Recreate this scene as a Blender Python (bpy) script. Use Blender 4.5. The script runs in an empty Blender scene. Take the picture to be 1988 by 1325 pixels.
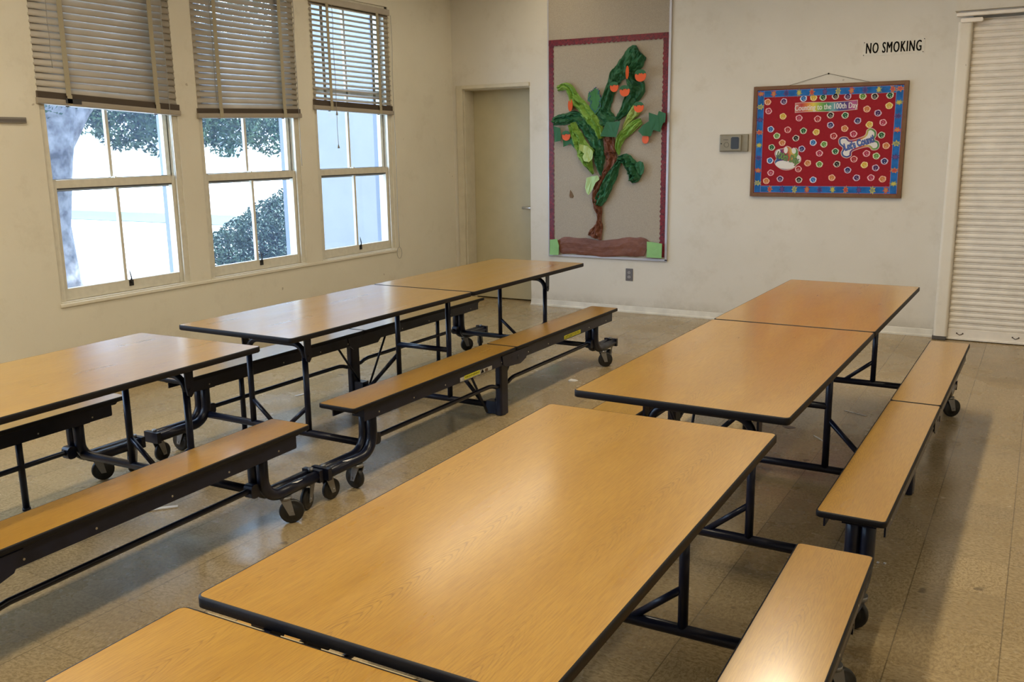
import bpy, bmesh, math, random
from mathutils import Vector, Matrix
random.seed(7)
PI = math.pi
scn = bpy.context.scene
COL = scn.collection

# ------------------------------------------------------------------ camera, sky, sun, exposure
cam_d = bpy.data.cameras.new('camera'); cam = bpy.data.objects.new('camera', cam_d); COL.objects.link(cam)
cam_d.sensor_width = 36.0; cam_d.lens = 1788.83*36/1988; cam_d.clip_start = 0.02; cam_d.clip_end = 300
cam.matrix_world = Matrix(((0.86818546, -0.09056376, 0.48790595, 0.0),
                           (0.49606134, 0.18475771, -0.84840305, 0.0),
                           (-0.01330981, 0.97860247, 0.20532914, 1.5822),
                           (0, 0, 0, 1)))
scn.camera = cam
scn.view_settings.view_transform = 'Standard'; scn.view_settings.look = 'None'
scn.view_settings.gamma = 1.0; scn.view_settings.use_curve_mapping = False
scn.view_settings.exposure = 0.12
cy = scn.cycles
cy.max_bounces = 8; cy.diffuse_bounces = 4; cy.glossy_bounces = 4; cy.transmission_bounces = 6; cy.transparent_max_bounces = 12
cy.sample_clamp_indirect = 6.0; cy.caustics_reflective = False; cy.caustics_refractive = False
cy.use_denoising = True
world = bpy.data.worlds.new('sky'); scn.world = world; world.use_nodes = True
bg = world.node_tree.nodes['Background']; bg.inputs[0].default_value = (0.52, 0.715, 1.0, 1); bg.inputs[1].default_value = SKY_STRENGTH = 9.0
sun_d = bpy.data.lights.new('sun', 'SUN'); sun = bpy.data.objects.new('sun', sun_d); COL.objects.link(sun)
sun_d.energy = 22.0; sun_d.angle = math.radians(0.6); sun_d.color = (0.86, 0.93, 1.0)
sun.rotation_euler = Vector((0.06, 0.80, 0.72)).to_track_quat('Z', 'Y').to_euler()
LAMPS = [  # x, y, length along y, power (W): the ceiling's fluorescent fixtures
    (-1.35, 1.2, 2.4, 54), (-1.35, 5.2, 2.4, 56), (-4.1, 6.7, 2.4, 11), (-4.1, 1.6, 2.4, 42), (1.9, 3.2, 2.4, 26), (-1.35, -2.2, 2.4, 30)]
LAMP_COL = (1.0, 0.86, 0.62)
CEIL = 3.35

# ------------------------------------------------------------------ room numbers
XL, YB, XR, YF = -5.3923, 8.2196, 3.6, -4.6
WT = 0.19          # thickness of the window wall

# ------------------------------------------------------------------ materials
MATS = {}
def mat(name, color, rough=0.6, metal=0.0, spec=0.5, noise=None, bump=None, coat=0.0, trans=None):
    """plain principled material with optional mottling: noise=(scale, amount) and bump=(scale, strength)"""
    if name in MATS: return MATS[name]
    m = bpy.data.materials.new(name); m.use_nodes = True; nt = m.node_tree
    b = nt.nodes['Principled BSDF']
    b.inputs['Base Color'].default_value = (*color, 1); b.inputs['Roughness'].default_value = rough
    b.inputs['Metallic'].default_value = metal; b.inputs['Specular IOR Level'].default_value = spec
    if coat: b.inputs['Coat Weight'].default_value = coat; b.inputs['Coat Roughness'].default_value = 0.1
    if noise:
        tc = nt.nodes.new('ShaderNodeTexCoord'); n = nt.nodes.new('ShaderNodeTexNoise'); n.inputs['Scale'].default_value = noise[0]; n.inputs['Detail'].default_value = 6
        r = nt.nodes.new('ShaderNodeMapRange'); r.inputs[1].default_value = 0.3; r.inputs[2].default_value = 0.7
        r.inputs[3].default_value = 1 - noise[1]; r.inputs[4].default_value = 1 + noise[1]
        h = nt.nodes.new('ShaderNodeVectorMath'); h.operation = 'SCALE'; h.inputs[0].default_value = color
        nt.links.new(tc.outputs['Object'], n.inputs['Vector']); nt.links.new(n.outputs['Fac'], r.inputs[0]); nt.links.new(r.outputs[0], h.inputs['Scale']); nt.links.new(h.outputs[0], b.inputs['Base Color'])
    if bump:
        tc = nt.nodes.new('ShaderNodeTexCoord'); n = nt.nodes.new('ShaderNodeTexNoise'); n.inputs['Scale'].default_value = bump[0]; n.inputs['Detail'].default_value = 5
        bu = nt.nodes.new('ShaderNodeBump'); bu.inputs['Strength'].default_value = bump[1]; bu.inputs['Distance'].default_value = 0.01
        nt.links.new(tc.outputs['Object'], n.inputs['Vector']); nt.links.new(n.outputs['Fac'], bu.inputs['Height']); nt.links.new(bu.outputs[0], b.inputs['Normal'])
    MATS[name] = m
    return m

class NT:
    """tiny helper to write node trees"""
    def __init__(s, name):
        s.m = bpy.data.materials.new(name); s.m.use_nodes = True; s.t = s.m.node_tree; s.b = s.t.nodes['Principled BSDF']; MATS[name] = s.m
    def n(s, kind, **kw):
        nd = s.t.nodes.new('ShaderNode'+kind)
        for k, v in kw.items():
            if k.startswith('i'): s.put(nd.inputs[int(k[1:])], v)
            else: setattr(nd, k, v)
        return nd
    def put(s, sock, v):
        if isinstance(v, bpy.types.NodeSocket): s.t.links.new(v, sock)
        elif isinstance(v, bpy.types.Node): s.t.links.new(v.outputs[0], sock)
        else: sock.default_value = v
    def math(s, op, a, b=0.0, c=0.0, clamp=False):
        nd = s.n('Math', operation=op, use_clamp=clamp); s.put(nd.inputs[0], a); s.put(nd.inputs[1], b); s.put(nd.inputs[2], c); return nd.outputs[0]
    def mix(s, fac, a, b, blend='MIX'):
        nd = s.n('Mix', data_type='RGBA', blend_type=blend); s.put(nd.inputs[0], fac); s.put(nd.inputs[6], a); s.put(nd.inputs[7], b); return nd.outputs[2]
    def noise(s, vec, scale, detail=4, rough=0.5, dist=0.0):
        nd = s.n('TexNoise'); s.put(nd.inputs['Vector'], vec); nd.inputs['Scale'].default_value = scale; nd.inputs['Detail'].default_value = detail
        nd.inputs['Roughness'].default_value = rough; nd.inputs['Distortion'].default_value = dist; return nd.outputs['Fac']
    def rng(s, v, a, b, c, d):
        nd = s.n('MapRange'); s.put(nd.inputs[0], v)
        for i, x in enumerate((a, b, c, d)): nd.inputs[i+1].default_value = x
        return nd.outputs[0]

def oak():
    k = NT('oak_laminate')
    tc = k.n('TexCoord'); oi = k.n('ObjectInfo')
    off = k.n('CombineXYZ', i0=k.math('MULTIPLY', oi.outputs['Random'], 0.11), i1=k.math('MULTIPLY', oi.outputs['Random'], 6.0), i2=0.0)
    v = k.n('VectorMath', operation='ADD'); k.put(v.inputs[0], tc.outputs['Object']); k.put(v.inputs[1], off)
    sp = k.n('SeparateXYZ', i0=v.outputs[0])
    x, y = sp.outputs[0], sp.outputs[1]
    plank = k.math('FLOOR', k.math('DIVIDE', k.math('ADD', x, 10.07), 0.27))
    xx = k.math('SUBTRACT', k.math('MODULO', k.math('ADD', x, 10.07), 0.27), 0.125)
    wob = k.n('CombineXYZ', i0=0.0, i1=k.math('MULTIPLY', y, 1.4), i2=k.math('MULTIPLY', plank, 3.7))
    wn = k.noise(wob.outputs[0], 1.0, 3, 0.5)
    xx2 = k.math('ADD', xx, k.math('MULTIPLY', k.math('SUBTRACT', wn, 0.5), 0.12))
    ym = k.math('MODULO', k.math('ADD', k.math('ADD', y, 20.0), k.math('MULTIPLY', plank, 0.71)), 1.3)
    depth = k.math('ADD', k.math('MULTIPLY', ym, 0.22), 0.002)
    fade = k.math('MULTIPLY', k.rng(ym, 0.04, 0.25, 0.0, 1.0), k.rng(ym, 0.95, 1.28, 1.0, 0.0))
    r = k.math('ADD', depth, k.math('SQRT', k.math('ADD', k.math('MULTIPLY', xx2, xx2), 0.00005)))
    fine = k.n('CombineXYZ', i0=k.math('MULTIPLY', x, 290.0), i1=k.math('MULTIPLY', y, 13.0), i2=plank)
    fn = k.noise(fine.outputs[0], 1.0, 4, 0.7)
    jag = k.n('CombineXYZ', i0=k.math('MULTIPLY', x, 150.0), i1=k.math('MULTIPLY', y, 16.0), i2=0.0)
    jn = k.noise(jag.outputs[0], 1.0, 2, 0.5)
    slow = k.n('CombineXYZ', i0=0.0, i1=k.math('MULTIPLY', y, 3.5), i2=plank)
    ph = k.math('ADD', k.math('ADD', k.math('MULTIPLY', r, 850.0), k.math('MULTIPLY', jn, 3.0)), k.math('MULTIPLY', k.noise(slow.outputs[0], 1.0, 3, 0.6), 22.0))
    ring = k.math('POWER', k.math('MULTIPLY', k.math('ADD', k.math('SINE', ph), 1.0), 0.5), 5.0)
    near = k.rng(k.math('ABSOLUTE', xx2), 0.004, 0.050, 1.0, 0.04)
    bigv = k.n('CombineXYZ', i0=k.math('MULTIPLY', x, 5.0), i1=k.math('MULTIPLY', y, 0.8), i2=0.0)
    big = k.noise(bigv.outputs[0], 2.0, 3, 0.5)
    near = k.math('MULTIPLY', k.math('MULTIPLY', near, fade), k.rng(big, 0.40, 0.62, 0.45, 1.0))
    ring = k.math('MULTIPLY', k.math('MULTIPLY', ring, near), k.rng(fn, 0.35, 0.6, 0.45, 1.0))
    base = k.mix(k.rng(big, 0.3, 0.7, 0.0, 1.0), (0.400, 0.212, 0.027, 1), (0.455, 0.253, 0.038, 1))
    streak = k.mix(k.rng(fn, 0.42, 0.62, 0.0, 0.46), base, (0.25, 0.112, 0.020, 1))
    col = k.mix(k.math('MULTIPLY', ring, 0.60), streak, (0.155, 0.068, 0.018, 1))
    k.put(k.b.inputs['Base Color'], col)
    k.put(k.b.inputs['Roughness'], k.rng(big, 0.3, 0.7, 0.27, 0.33)); k.b.inputs['Specular IOR Level'].default_value = 0.55; k.b.inputs['Coat Weight'].default_value = 0.75; k.b.inputs['Coat Roughness'].default_value = 0.17
    return k.m

def floor_mat():
    k = NT('vinyl_tile_floor')
    tc = k.n('TexCoord'); v = tc.outputs['Object']; sp = k.n('SeparateXYZ', i0=v); x, y = sp.outputs[0], sp.outputs[1]
    T = 0.305
    tx = k.math('DIVIDE', k.math('ADD', x, 20*T-0.008), T); ty = k.math('DIVIDE', k.math('ADD', y, 30*T-0.10), T)
    fx, fy = k.math('FRACT', tx), k.math('FRACT', ty)
    ix, iy = k.math('FLOOR', tx), k.math('FLOOR', ty)
    ex = k.math('MINIMUM', fx, k.math('SUBTRACT', 1.0, fx)); ey = k.math('MINIMUM', fy, k.math('SUBTRACT', 1.0, fy))
    seamx = k.rng(ex, 0.003, 0.009, 1.0, 0.0); seamy = k.math('MULTIPLY', k.rng(ey, 0.003, 0.009, 1.0, 0.0), 0.45)
    seam = k.math('MAXIMUM', seamx, seamy)
    chk = k.math('MODULO', k.math('ADD', ix, iy), 2.0)
    a = k.n('CombineXYZ', i0=k.math('MULTIPLY', x, 60.0), i1=k.math('MULTIPLY', y, 105.0), i2=ix)
    b = k.n('CombineXYZ', i0=k.math('MULTIPLY', x, 105.0), i1=k.math('MULTIPLY', y, 60.0), i2=iy)
    na = k.noise(a.outputs[0], 1.0, 3, 0.6, 0.6); nb = k.noise(b.outputs[0], 1.0, 3, 0.6, 0.6)
    n = k.math('ADD', k.math('MULTIPLY', na, chk), k.math('MULTIPLY', nb, k.math('SUBTRACT', 1.0, chk)))
    wn = k.n('TexWhiteNoise', noise_dimensions='2D'); cxy = k.n('CombineXYZ', i0=ix, i1=iy, i2=0.0); k.put(wn.inputs[0], cxy)
    tone = k.rng(wn.outputs[0], 0, 1, 0.93, 1.06)
    c = k.mix(k.rng(n, 0.36, 0.62, 0.0, 1.0), (0.265, 0.190, 0.094, 1), (0.420, 0.316, 0.170, 1))
    dirt = k.noise(v, 0.9, 5, 0.65); c = k.mix(k.rng(dirt, 0.5, 0.75, 0.0, 0.35), c, (0.115, 0.088, 0.058, 1))
    spots = k.noise(v, 9.0, 2, 0.5); c = k.mix(k.rng(spots, 0.71, 0.76, 0.0, 0.6), c, (0.07, 0.05, 0.034, 1))
    c = k.mix(k.math('MULTIPLY', seam, 0.62), c, (0.055, 0.040, 0.024, 1))
    sc = k.n('VectorMath', operation='SCALE'); k.put(sc.inputs[0], c); k.put(sc.inputs['Scale'], tone)
    k.put(k.b.inputs['Base Color'], sc)
    wear = k.noise(v, 2.3, 6, 0.65)
    k.put(k.b.inputs['Roughness'], k.rng(wear, 0.35, 0.65, 0.14, 0.36)); k.b.inputs['Specular IOR Level'].default_value = 0.5
    bu = k.n('Bump'); bu.inputs['Strength'].default_value = 0.12; bu.inputs['Distance'].default_value = 0.01
    k.put(bu.inputs['Height'], k.noise(v, 5.0, 3, 0.5)); k.put(k.b.inputs['Normal'], bu)
    return k.m

def wall_mat(name, color, dirtc=(0.42, 0.36, 0.25), low=None):
    k = NT(name)
    tc = k.n('TexCoord'); v = tc.outputs['Object']
    big = k.noise(v, 1.1, 6, 0.62); sm = k.noise(v, 60.0, 3, 0.6); smudge = k.noise(v, 3.0, 8, 0.75)
    c = k.mix(k.rng(big, 0.35, 0.7, 0.0, 0.16), (*color, 1), (*dirtc, 1))
    c = k.mix(k.rng(smudge, 0.54, 0.78, 0.0, 0.30), c, (*dirtc, 1))
    spk = k.noise(v, 14.0, 1, 0.5); c = k.mix(k.rng(spk, 0.80, 0.82, 0.0, 0.5), c, (0.25, 0.19, 0.12, 1))
    if low:   # scuffing from feet and mops just above the floor
        sp = k.n('SeparateXYZ', i0=v)
        c = k.mix(k.math('MULTIPLY', k.rng(sp.outputs[2], 0.02, low, 0.55, 0.0), k.rng(k.noise(v, 7.0, 5, 0.7), 0.4, 0.6, 0.3, 1.0)), c, (0.30, 0.27, 0.21, 1))
    k.put(k.b.inputs['Base Color'], c); k.b.inputs['Roughness'].default_value = 0.62; k.b.inputs['Specular IOR Level'].default_value = 0.3
    bu = k.n('Bump'); bu.inputs['Strength'].default_value = 0.12; bu.inputs['Distance'].default_value = 0.004
    k.put(bu.inputs['Height'], k.math('ADD', sm, k.math('MULTIPLY', big, 3.0))); k.put(k.b.inputs['Normal'], bu)
    return k.m

def glass_mat():
    m = bpy.data.materials.new('window_glass'); m.use_nodes = True; nt = m.node_tree; nt.nodes.clear()
    out = nt.nodes.new('ShaderNodeOutputMaterial'); tr = nt.nodes.new('ShaderNodeBsdfTransparent'); gl = nt.nodes.new('ShaderNodeBsdfGlossy')
    gl.inputs['Roughness'].default_value = 0.05; tr.inputs[0].default_value = (0.93, 0.97, 1.0, 1)
    du = nt.nodes.new('ShaderNodeBsdfTranslucent'); du.inputs[0].default_value = (0.40, 0.56, 1.0, 1)   # film of dust on old panes; its blue tint paints the daylight haze
    m1 = nt.nodes.new('ShaderNodeMixShader'); m2 = nt.nodes.new('ShaderNodeMixShader'); lw = nt.nodes.new('ShaderNodeLayerWeight'); lw.inputs[0].default_value = 0.5; pw = nt.nodes.new('ShaderNodeMath'); pw.operation = 'POWER'; pw.inputs[1].default_value = 5.0; fr = nt.nodes.new('ShaderNodeMapRange'); fr.inputs[3].default_value = 0.05; fr.inputs[4].default_value = 0.9
    no = nt.nodes.new('ShaderNodeTexNoise'); no.inputs['Scale'].default_value = 3.0; no.inputs['Detail'].default_value = 6
    tc = nt.nodes.new('ShaderNodeTexCoord'); mr = nt.nodes.new('ShaderNodeMapRange'); mr.inputs[3].default_value = 0.014; mr.inputs[4].default_value = 0.045
    L = nt.links.new
    L(lw.outputs['Facing'], pw.inputs[0]); L(pw.outputs[0], fr.inputs[0])
    L(tc.outputs['Object'], no.inputs['Vector']); L(no.outputs['Fac'], mr.inputs[0]); L(mr.outputs[0], m1.inputs[0])
    L(tr.outputs[0], m1.inputs[1]); L(du.outputs[0], m1.inputs[2]); L(fr.outputs[0], m2.inputs[0]); L(m1.outputs[0], m2.inputs[1]); L(gl.outputs[0], m2.inputs[2]); L(m2.outputs[0], out.inputs[0])
    MATS['window_glass'] = m; return m

def leaf_mat(name, c1, c2, scale=3.0):
    k = NT(name); tc = k.n('TexCoord'); n = k.noise(tc.outputs['Object'], scale, 4, 0.6)
    k.put(k.b.inputs['Base Color'], k.mix(k.rng(n, 0.35, 0.65, 0, 1), (*c1, 1), (*c2, 1))); k.b.inputs['Roughness'].default_value = 0.75
    return k.m

def crepe(name, c1, c2, rough=0.7, scale=9.0):
    k = NT(name); tc = k.n('TexCoord'); v = tc.outputs['Object']; n = k.noise(v, scale, 5, 0.65)
    k.put(k.b.inputs['Base Color'], k.mix(k.rng(n, 0.35, 0.65, 0, 1), (*c1, 1), (*c2, 1))); k.b.inputs['Roughness'].default_value = rough
    vo = k.n('TexVoronoi'); k.put(vo.inputs['Vector'], v); vo.inputs['Scale'].default_value = 22
    bu = k.n('Bump'); bu.inputs['Strength'].default_value = 0.5; bu.inputs['Distance'].default_value = 0.006
    k.put(bu.inputs['Height'], k.math('ADD', vo.outputs[0], k.noise(v, 14, 4, 0.6))); k.put(k.b.inputs['Normal'], bu)
    return k.m

def rainbow_mat(name, length, diag=0.0, ring=False):
    """printed rainbow gradient along local x"""
    k = NT(name); tc = k.n('TexCoord'); sp = k.n('SeparateXYZ', i0=tc.outputs['Object'])
    f = k.rng(k.math('ADD', sp.outputs[0], k.math('MULTIPLY', sp.outputs[2], diag)), -length/2, length/2, 0, 1)
    cr = k.n('ValToRGB'); e = cr.color_ramp.elements
    stops = [(0.0, (0.55, 0.20, 0.16)), (0.10, (0.45, 0.03, 0.03)), (0.18, (0.62, 0.16, 0.03)), (0.30, (0.72, 0.55, 0.06)), (0.40, (0.22, 0.40, 0.05)), (0.52, (0.02, 0.22, 0.08)),
             (0.62, (0.14, 0.34, 0.38)), (0.72, (0.03, 0.05, 0.24)), (0.84, (0.06, 0.02, 0.16)), (0.93, (0.45, 0.07, 0.24)), (1.0, (0.30, 0.06, 0.2))]
    if ring: stops = [(0.0, (0.03, 0.09, 0.26)), (0.18, (0.03, 0.03, 0.20)), (0.30, (0.16, 0.02, 0.14)), (0.42, (0.42, 0.03, 0.04)), (0.58, (0.50, 0.10, 0.03)), (0.72, (0.58, 0.42, 0.08)), (0.85, (0.16, 0.32, 0.06)), (1.0, (0.03, 0.20, 0.07))]
    e[0].position = 0; e[0].color = (*stops[0][1], 1); e[1].position = 1; e[1].color = (*stops[-1][1], 1)
    for p, c in stops[1:-1]: q = e.new(p); q.color = (*c, 1)
    k.put(cr.inputs[0], f); k.put(k.b.inputs['Base Color'], cr); k.b.inputs['Roughness'].default_value = 0.45
    return k.m

OAK = oak(); FLOOR = floor_mat()
WALL = wall_mat('cream_wall_paint_lamplit', (0.77, 0.73, 0.62)); WALLB = wall_mat('cream_wall_paint_back_daylit', (0.70, 0.665, 0.595), low=0.16)  # one cream paint; lamp warmth and daylight coolness tinted into two copies
GLASS = glass_mat()
RUBBER = mat('black_edge_rubber', (0.007, 0.007, 0.010), 0.55, spec=0.3, bump=(200, 0.06))
STEEL = mat('navy_black_painted_steel', (0.008, 0.010, 0.024), 0.30, spec=0.4, noise=(14, 0.3))
WHEEL = mat('black_wheel_rubber', (0.010, 0.010, 0.010), 0.45)
FORK = mat('grey_zinc_fork', (0.26, 0.26, 0.265), 0.4, metal=0.6)
CHROME = mat('chrome', (0.72, 0.74, 0.78), 0.32, metal=0.85)
BRASSY = mat('screw_steel', (0.5, 0.48, 0.42), 0.3, metal=1.0)
SASH = mat('cream_window_paint', (0.68, 0.645, 0.545), 0.45, noise=(25, 0.06), bump=(40, 0.1))
TRIM = mat('cream_trim_paint', (0.60, 0.55, 0.43), 0.5, noise=(12, 0.06), bump=(40, 0.08))
DOORM = mat('cream_door_paint', (0.50, 0.445, 0.29), 0.42, noise=(6, 0.05), bump=(25, 0.06))
DARK = mat('dark_gap', (0.015, 0.013, 0.011), 0.9)
SLATM = mat('taupe_blind_slats', (0.44, 0.395, 0.335), 0.5, noise=(5, 0.10))
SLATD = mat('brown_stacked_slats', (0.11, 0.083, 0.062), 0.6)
TAPE = mat('beige_blind_tape', (0.42, 0.375, 0.27), 0.85, bump=(200, 0.2))
CORD = mat('blind_cord', (0.32, 0.30, 0.26), 0.8)
SHUT = mat('white_shutter_paint', (0.82, 0.77, 0.70), 0.45, noise=(9, 0.07), bump=(60, 0.05))
BURLAP = mat('tan_burlap', (0.40, 0.35, 0.285), 0.95, noise=(160, 0.13), bump=(320, 0.35))
ALU = mat('pale_aluminium_trim', (0.50, 0.50, 0.56), 0.35, metal=0.35)
WHITE = mat('white_paper', (0.72, 0.70, 0.68), 0.6)

# ------------------------------------------------------------------ mesh builder
class MB:
    def __init__(s): s.v = []; s.f = []; s.m = []; s.sm = []
    def add(s, vs, fs, mi=0, smooth=False, M=None):
        o = len(s.v)
        s.v += [tuple((M @ Vector(v)) if M is not None else v) for v in vs]
        for f in fs: s.f.append([o+i for i in f]); s.m.append(mi); s.sm.append(smooth)
        return s
    def box(s, x0, x1, y0, y1, z0, z1, mi=0, M=None):
        vs = [(x, y, z) for x in (x0, x1) for y in (y0, y1) for z in (z0, z1)]
        return s.add(vs, [(0, 1, 3, 2), (4, 6, 7, 5), (0, 4, 5, 1), (2, 3, 7, 6), (0, 2, 6, 4), (1, 5, 7, 3)], mi, False, M)
    def tube(s, pts, r, n=10, mi=0, closed=False, sx=1.0, caps=True):
        """tube through points with round section (parallel transported)"""
        P = [Vector(p) for p in pts]
        if not isinstance(r, (list, tuple)): P = [q for i, q in enumerate(P) if i == 0 or (q-P[i-1]).length > 1e-4]
        N = len(P); rings = []
        t0 = (P[1]-P[0]).normalized(); up = Vector((0, 0, 1)) if abs(t0.z) < 0.9 else Vector((1, 0, 0))
        nrm = t0.cross(up).normalized()
        for i in range(N):
            if closed: t = (P[(i+1) % N]-P[i-1]).normalized()
            else: t = ((P[i+1]-P[i]) if i == 0 else (P[i]-P[i-1]) if i == N-1 else ((P[i+1]-P[i]).normalized()+(P[i]-P[i-1]).normalized())).normalized()
            nrm = (nrm - t*nrm.dot(t)).normalized(); b = t.cross(nrm)
            rr = r[i] if isinstance(r, (list, tuple)) else r
            rings.append([P[i]+nrm*math.cos(2*PI*k/n)*rr*sx+b*math.sin(2*PI*k/n)*rr for k in range(n)])
        vs = [tuple(q) for ring in rings for q in ring]; fs = []
        for i in range(N if closed else N-1):
            j = (i+1) % N
            for k in range(n): fs.append((i*n+k, i*n+(k+1) % n, j*n+(k+1) % n, j*n+k))
        s.add(vs, fs, mi, True)
        if caps and not closed: s.add(vs[:n], [tuple(range(n))[::-1]], mi); s.add(vs[-n:], [tuple(range(n))], mi)
        return s
    def cyl(s, a, b, r, n=16, mi=0): return s.tube([a, b], r, n, mi)
    def prism(s, poly, axis, a, b, mi=0, M=None, smooth=False):
        """extrude a 2D polygon along axis between a and b; polygon coords are the other two axes in order"""
        def put(p, t):
            l = list(p); l.insert(axis, t); return tuple(l)
        n = len(poly); vs = [put(p, a) for p in poly]+[put(p, b) for p in poly]
        s.add(vs, [tuple(range(n)), tuple(range(2*n-1, n-1, -1))], mi, False, M)
        s.add(vs, [(i, (i+1) % n, n+(i+1) % n, n+i) for i in range(n)], mi, smooth, M); return s
    def build(s, name, mats, parent=None, bevel=0.0, seg=2, loc=None):
        me = bpy.data.meshes.new(name); me.from_pydata(s.v, [], s.f)
        if not isinstance(mats, (list, tuple)): mats = [mats]
        for m in mats: me.materials.append(m)
        for p, mi, sm in zip(me.polygons, s.m, s.sm): p.material_index = mi; p.use_smooth = sm
        bm = bmesh.new(); bm.from_mesh(me)
        bmesh.ops.remove_doubles(bm, verts=bm.verts, dist=1e-5)
        bmesh.ops.recalc_face_normals(bm, faces=bm.faces)
        bm.to_mesh(me); bm.free()
        o = bpy.data.objects.new(name, me); COL.objects.link(o)
        if parent: o.parent = parent
        if loc: o.location = loc
        if bevel:
            b = o.modifiers.new('bevel', 'BEVEL'); b.width = bevel; b.segments = seg; b.limit_method = 'ANGLE'; b.angle_limit = math.radians(50)
        return o

def empty(name, loc=(0, 0, 0), rz=0.0):
    e = bpy.data.objects.new(name, None); COL.objects.link(e); e.location = loc; e.rotation_euler = (0, 0, rz); e.empty_display_size = 0.1
    return e
def tag(o, label=None, cat=None, group=None, kind=None):
    if label: o['label'] = label
    if cat: o['category'] = cat
    if group: o['group'] = group
    if kind: o['kind'] = kind
    return o
def kids(o): return [c for c in bpy.data.objects if c.parent == o]
def copy_tree(o, parent=None):
    c = o.copy(); COL.objects.link(c)
    if parent: c.parent = parent
    for ch in list(kids(o)): copy_tree(ch, c)
    return c
def rrect(x0, x1, y0, y1, r, n=5):
    pts = []
    for cx, cy_, a0 in ((x1-r, y0+r, -90), (x1-r, y1-r, 0), (x0+r, y1-r, 90), (x0+r, y0+r, 180)):
        for i in range(n+1):
            a = math.radians(a0+90*i/n); pts.append((cx+r*math.cos(a), cy_+r*math.sin(a)))
    return pts
def arc3(c, u, v, r, a0, a1, n=8):
    """points of an arc round c in the plane u,v"""
    c, u, v = Vector(c), Vector(u), Vector(v)
    return [tuple(c+u*r*math.cos(math.radians(a0+(a1-a0)*i/n))+v*r*math.sin(math.radians(a0+(a1-a0)*i/n))) for i in range(n+1)]

# ------------------------------------------------------------------ room shell
def struct(o): o['kind'] = 'structure'; return o
m = MB(); m.box(XL-WT, XR, YF, YB+0.3, -0.12, 0.0); struct(m.build('floor', FLOOR))
m = MB(); m.box(XL-0.3, XR+0.2, YF-0.2, YB+0.5, CEIL, CEIL+0.15); struct(m.build('ceiling', mat('white_ceiling', (0.62, 0.60, 0.54), 0.9, noise=(30, 0.05))))
m = MB(); m.box(XR, XR+0.2, YF-0.2, YB+0.5, -0.12, CEIL); struct(m.build('wall_right', WALL))
m = MB(); m.box(XL-0.3, XR, YF-0.2, YF, -0.12, CEIL); struct(m.build('wall_front', WALL))
# left wall with its window openings
WIN = [(3.612, 4.662), (4.850, 5.900), (6.100, 7.160)]; WZ0, WZ1 = 0.640, 2.86; WT = 0.19
GAPS = [(-3.6, -2.3), (-2.0, -0.7), (0.2, 1.25), (1.45, 2.5)]        # openings nearer than the frame shows: the same windows go on along the wall
ops = sorted(GAPS+WIN)
m = MB(); prev = YF
m.box(XL-WT, XL, YF, YB, -0.12, WZ0); m.box(XL-WT, XL, YF, YB, WZ1, CEIL)
for a, b in ops: m.box(XL-WT, XL, prev, a, WZ0, WZ1); prev = b
m.box(XL-WT, XL, prev, YB+0.3, WZ0, WZ1)
struct(m.build('wall_left', WALL))
# back wall with the door recess
DX0, DX1, DZ = -5.270, -4.490, 2.175
m = MB(); m.box(XL-WT, DX0, YB, YB+0.3, -0.12, CEIL); m.box(DX0, DX1, YB, YB+0.3, DZ, CEIL); m.box(DX1, -0.60, YB, YB+0.3, -0.12, CEIL)
m.box(-0.60, XR, YB+0.02, YB+0.3, -0.12, CEIL); m.box(DX0-0.05, DX1+0.05, YB+0.27, YB+0.34, -0.12, CEIL)
struct(m.build('wall_back', WALLB))
# door
dr = empty('door_1', ((DX0+DX1)/2, YB+0.185, 0)); struct(dr); cxd = (DX0+DX1)/2
m = MB(); m.box(DX0-cxd+0.005, DX1-cxd-0.004, 0, 0.045, 0.012, DZ-0.004); m.build('door_panel', DOORM, dr, 0.002)
m = MB(); m.box(DX0-cxd-0.07, DX0-cxd+0.004, -0.205, -0.175, 0, DZ+0.035); m.box(DX0-cxd-0.07, DX1-cxd+0.004, -0.203, -0.178, DZ-0.002, DZ+0.035)
m.box(DX0-cxd-0.002, DX0-cxd+0.016, -0.175, -0.002, 0, DZ); m.box(DX0-cxd, DX1-cxd+0.003, -0.175, -0.002, DZ-0.012, DZ+0.003)
m.build('door_casing', TRIM, dr, 0.004)
h = MB(); hx, hz = -4.545-cxd, 0.975
h.cyl((hx, 0.0, hz), (hx, -0.012, hz), 0.034, 20); h.cyl((hx, -0.012, hz), (hx, -0.05, hz), 0.012, 12)
h.tube([(hx+0.012, -0.05, hz), (hx-0.02, -0.052, hz), (hx-0.115, -0.05, hz)], [0.015, 0.016, 0.014], 10)
h.build('door_handle', CHROME, dr)
# baseboard of the back wall: thin pale bead above the floor
m = MB(); m.prism([(YB, 0), (YB-0.020, 0), (YB-0.020, 0.012), (YB-0.008, 0.020), (YB-0.002, 0.060), (YB, 0.064)], 0, DX1, -0.705); struct(m.build('baseboard_back', mat('scuffed_baseboard', (0.66, 0.63, 0.56), 0.45, noise=(7, 0.14))))
m = MB(); m.prism([(XL, 0), (XL+0.012, 0), (XL+0.010, 0.09), (XL, 0.095)], 1, YF, YB); struct(m.build('baseboard_left', TRIM))

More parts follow.
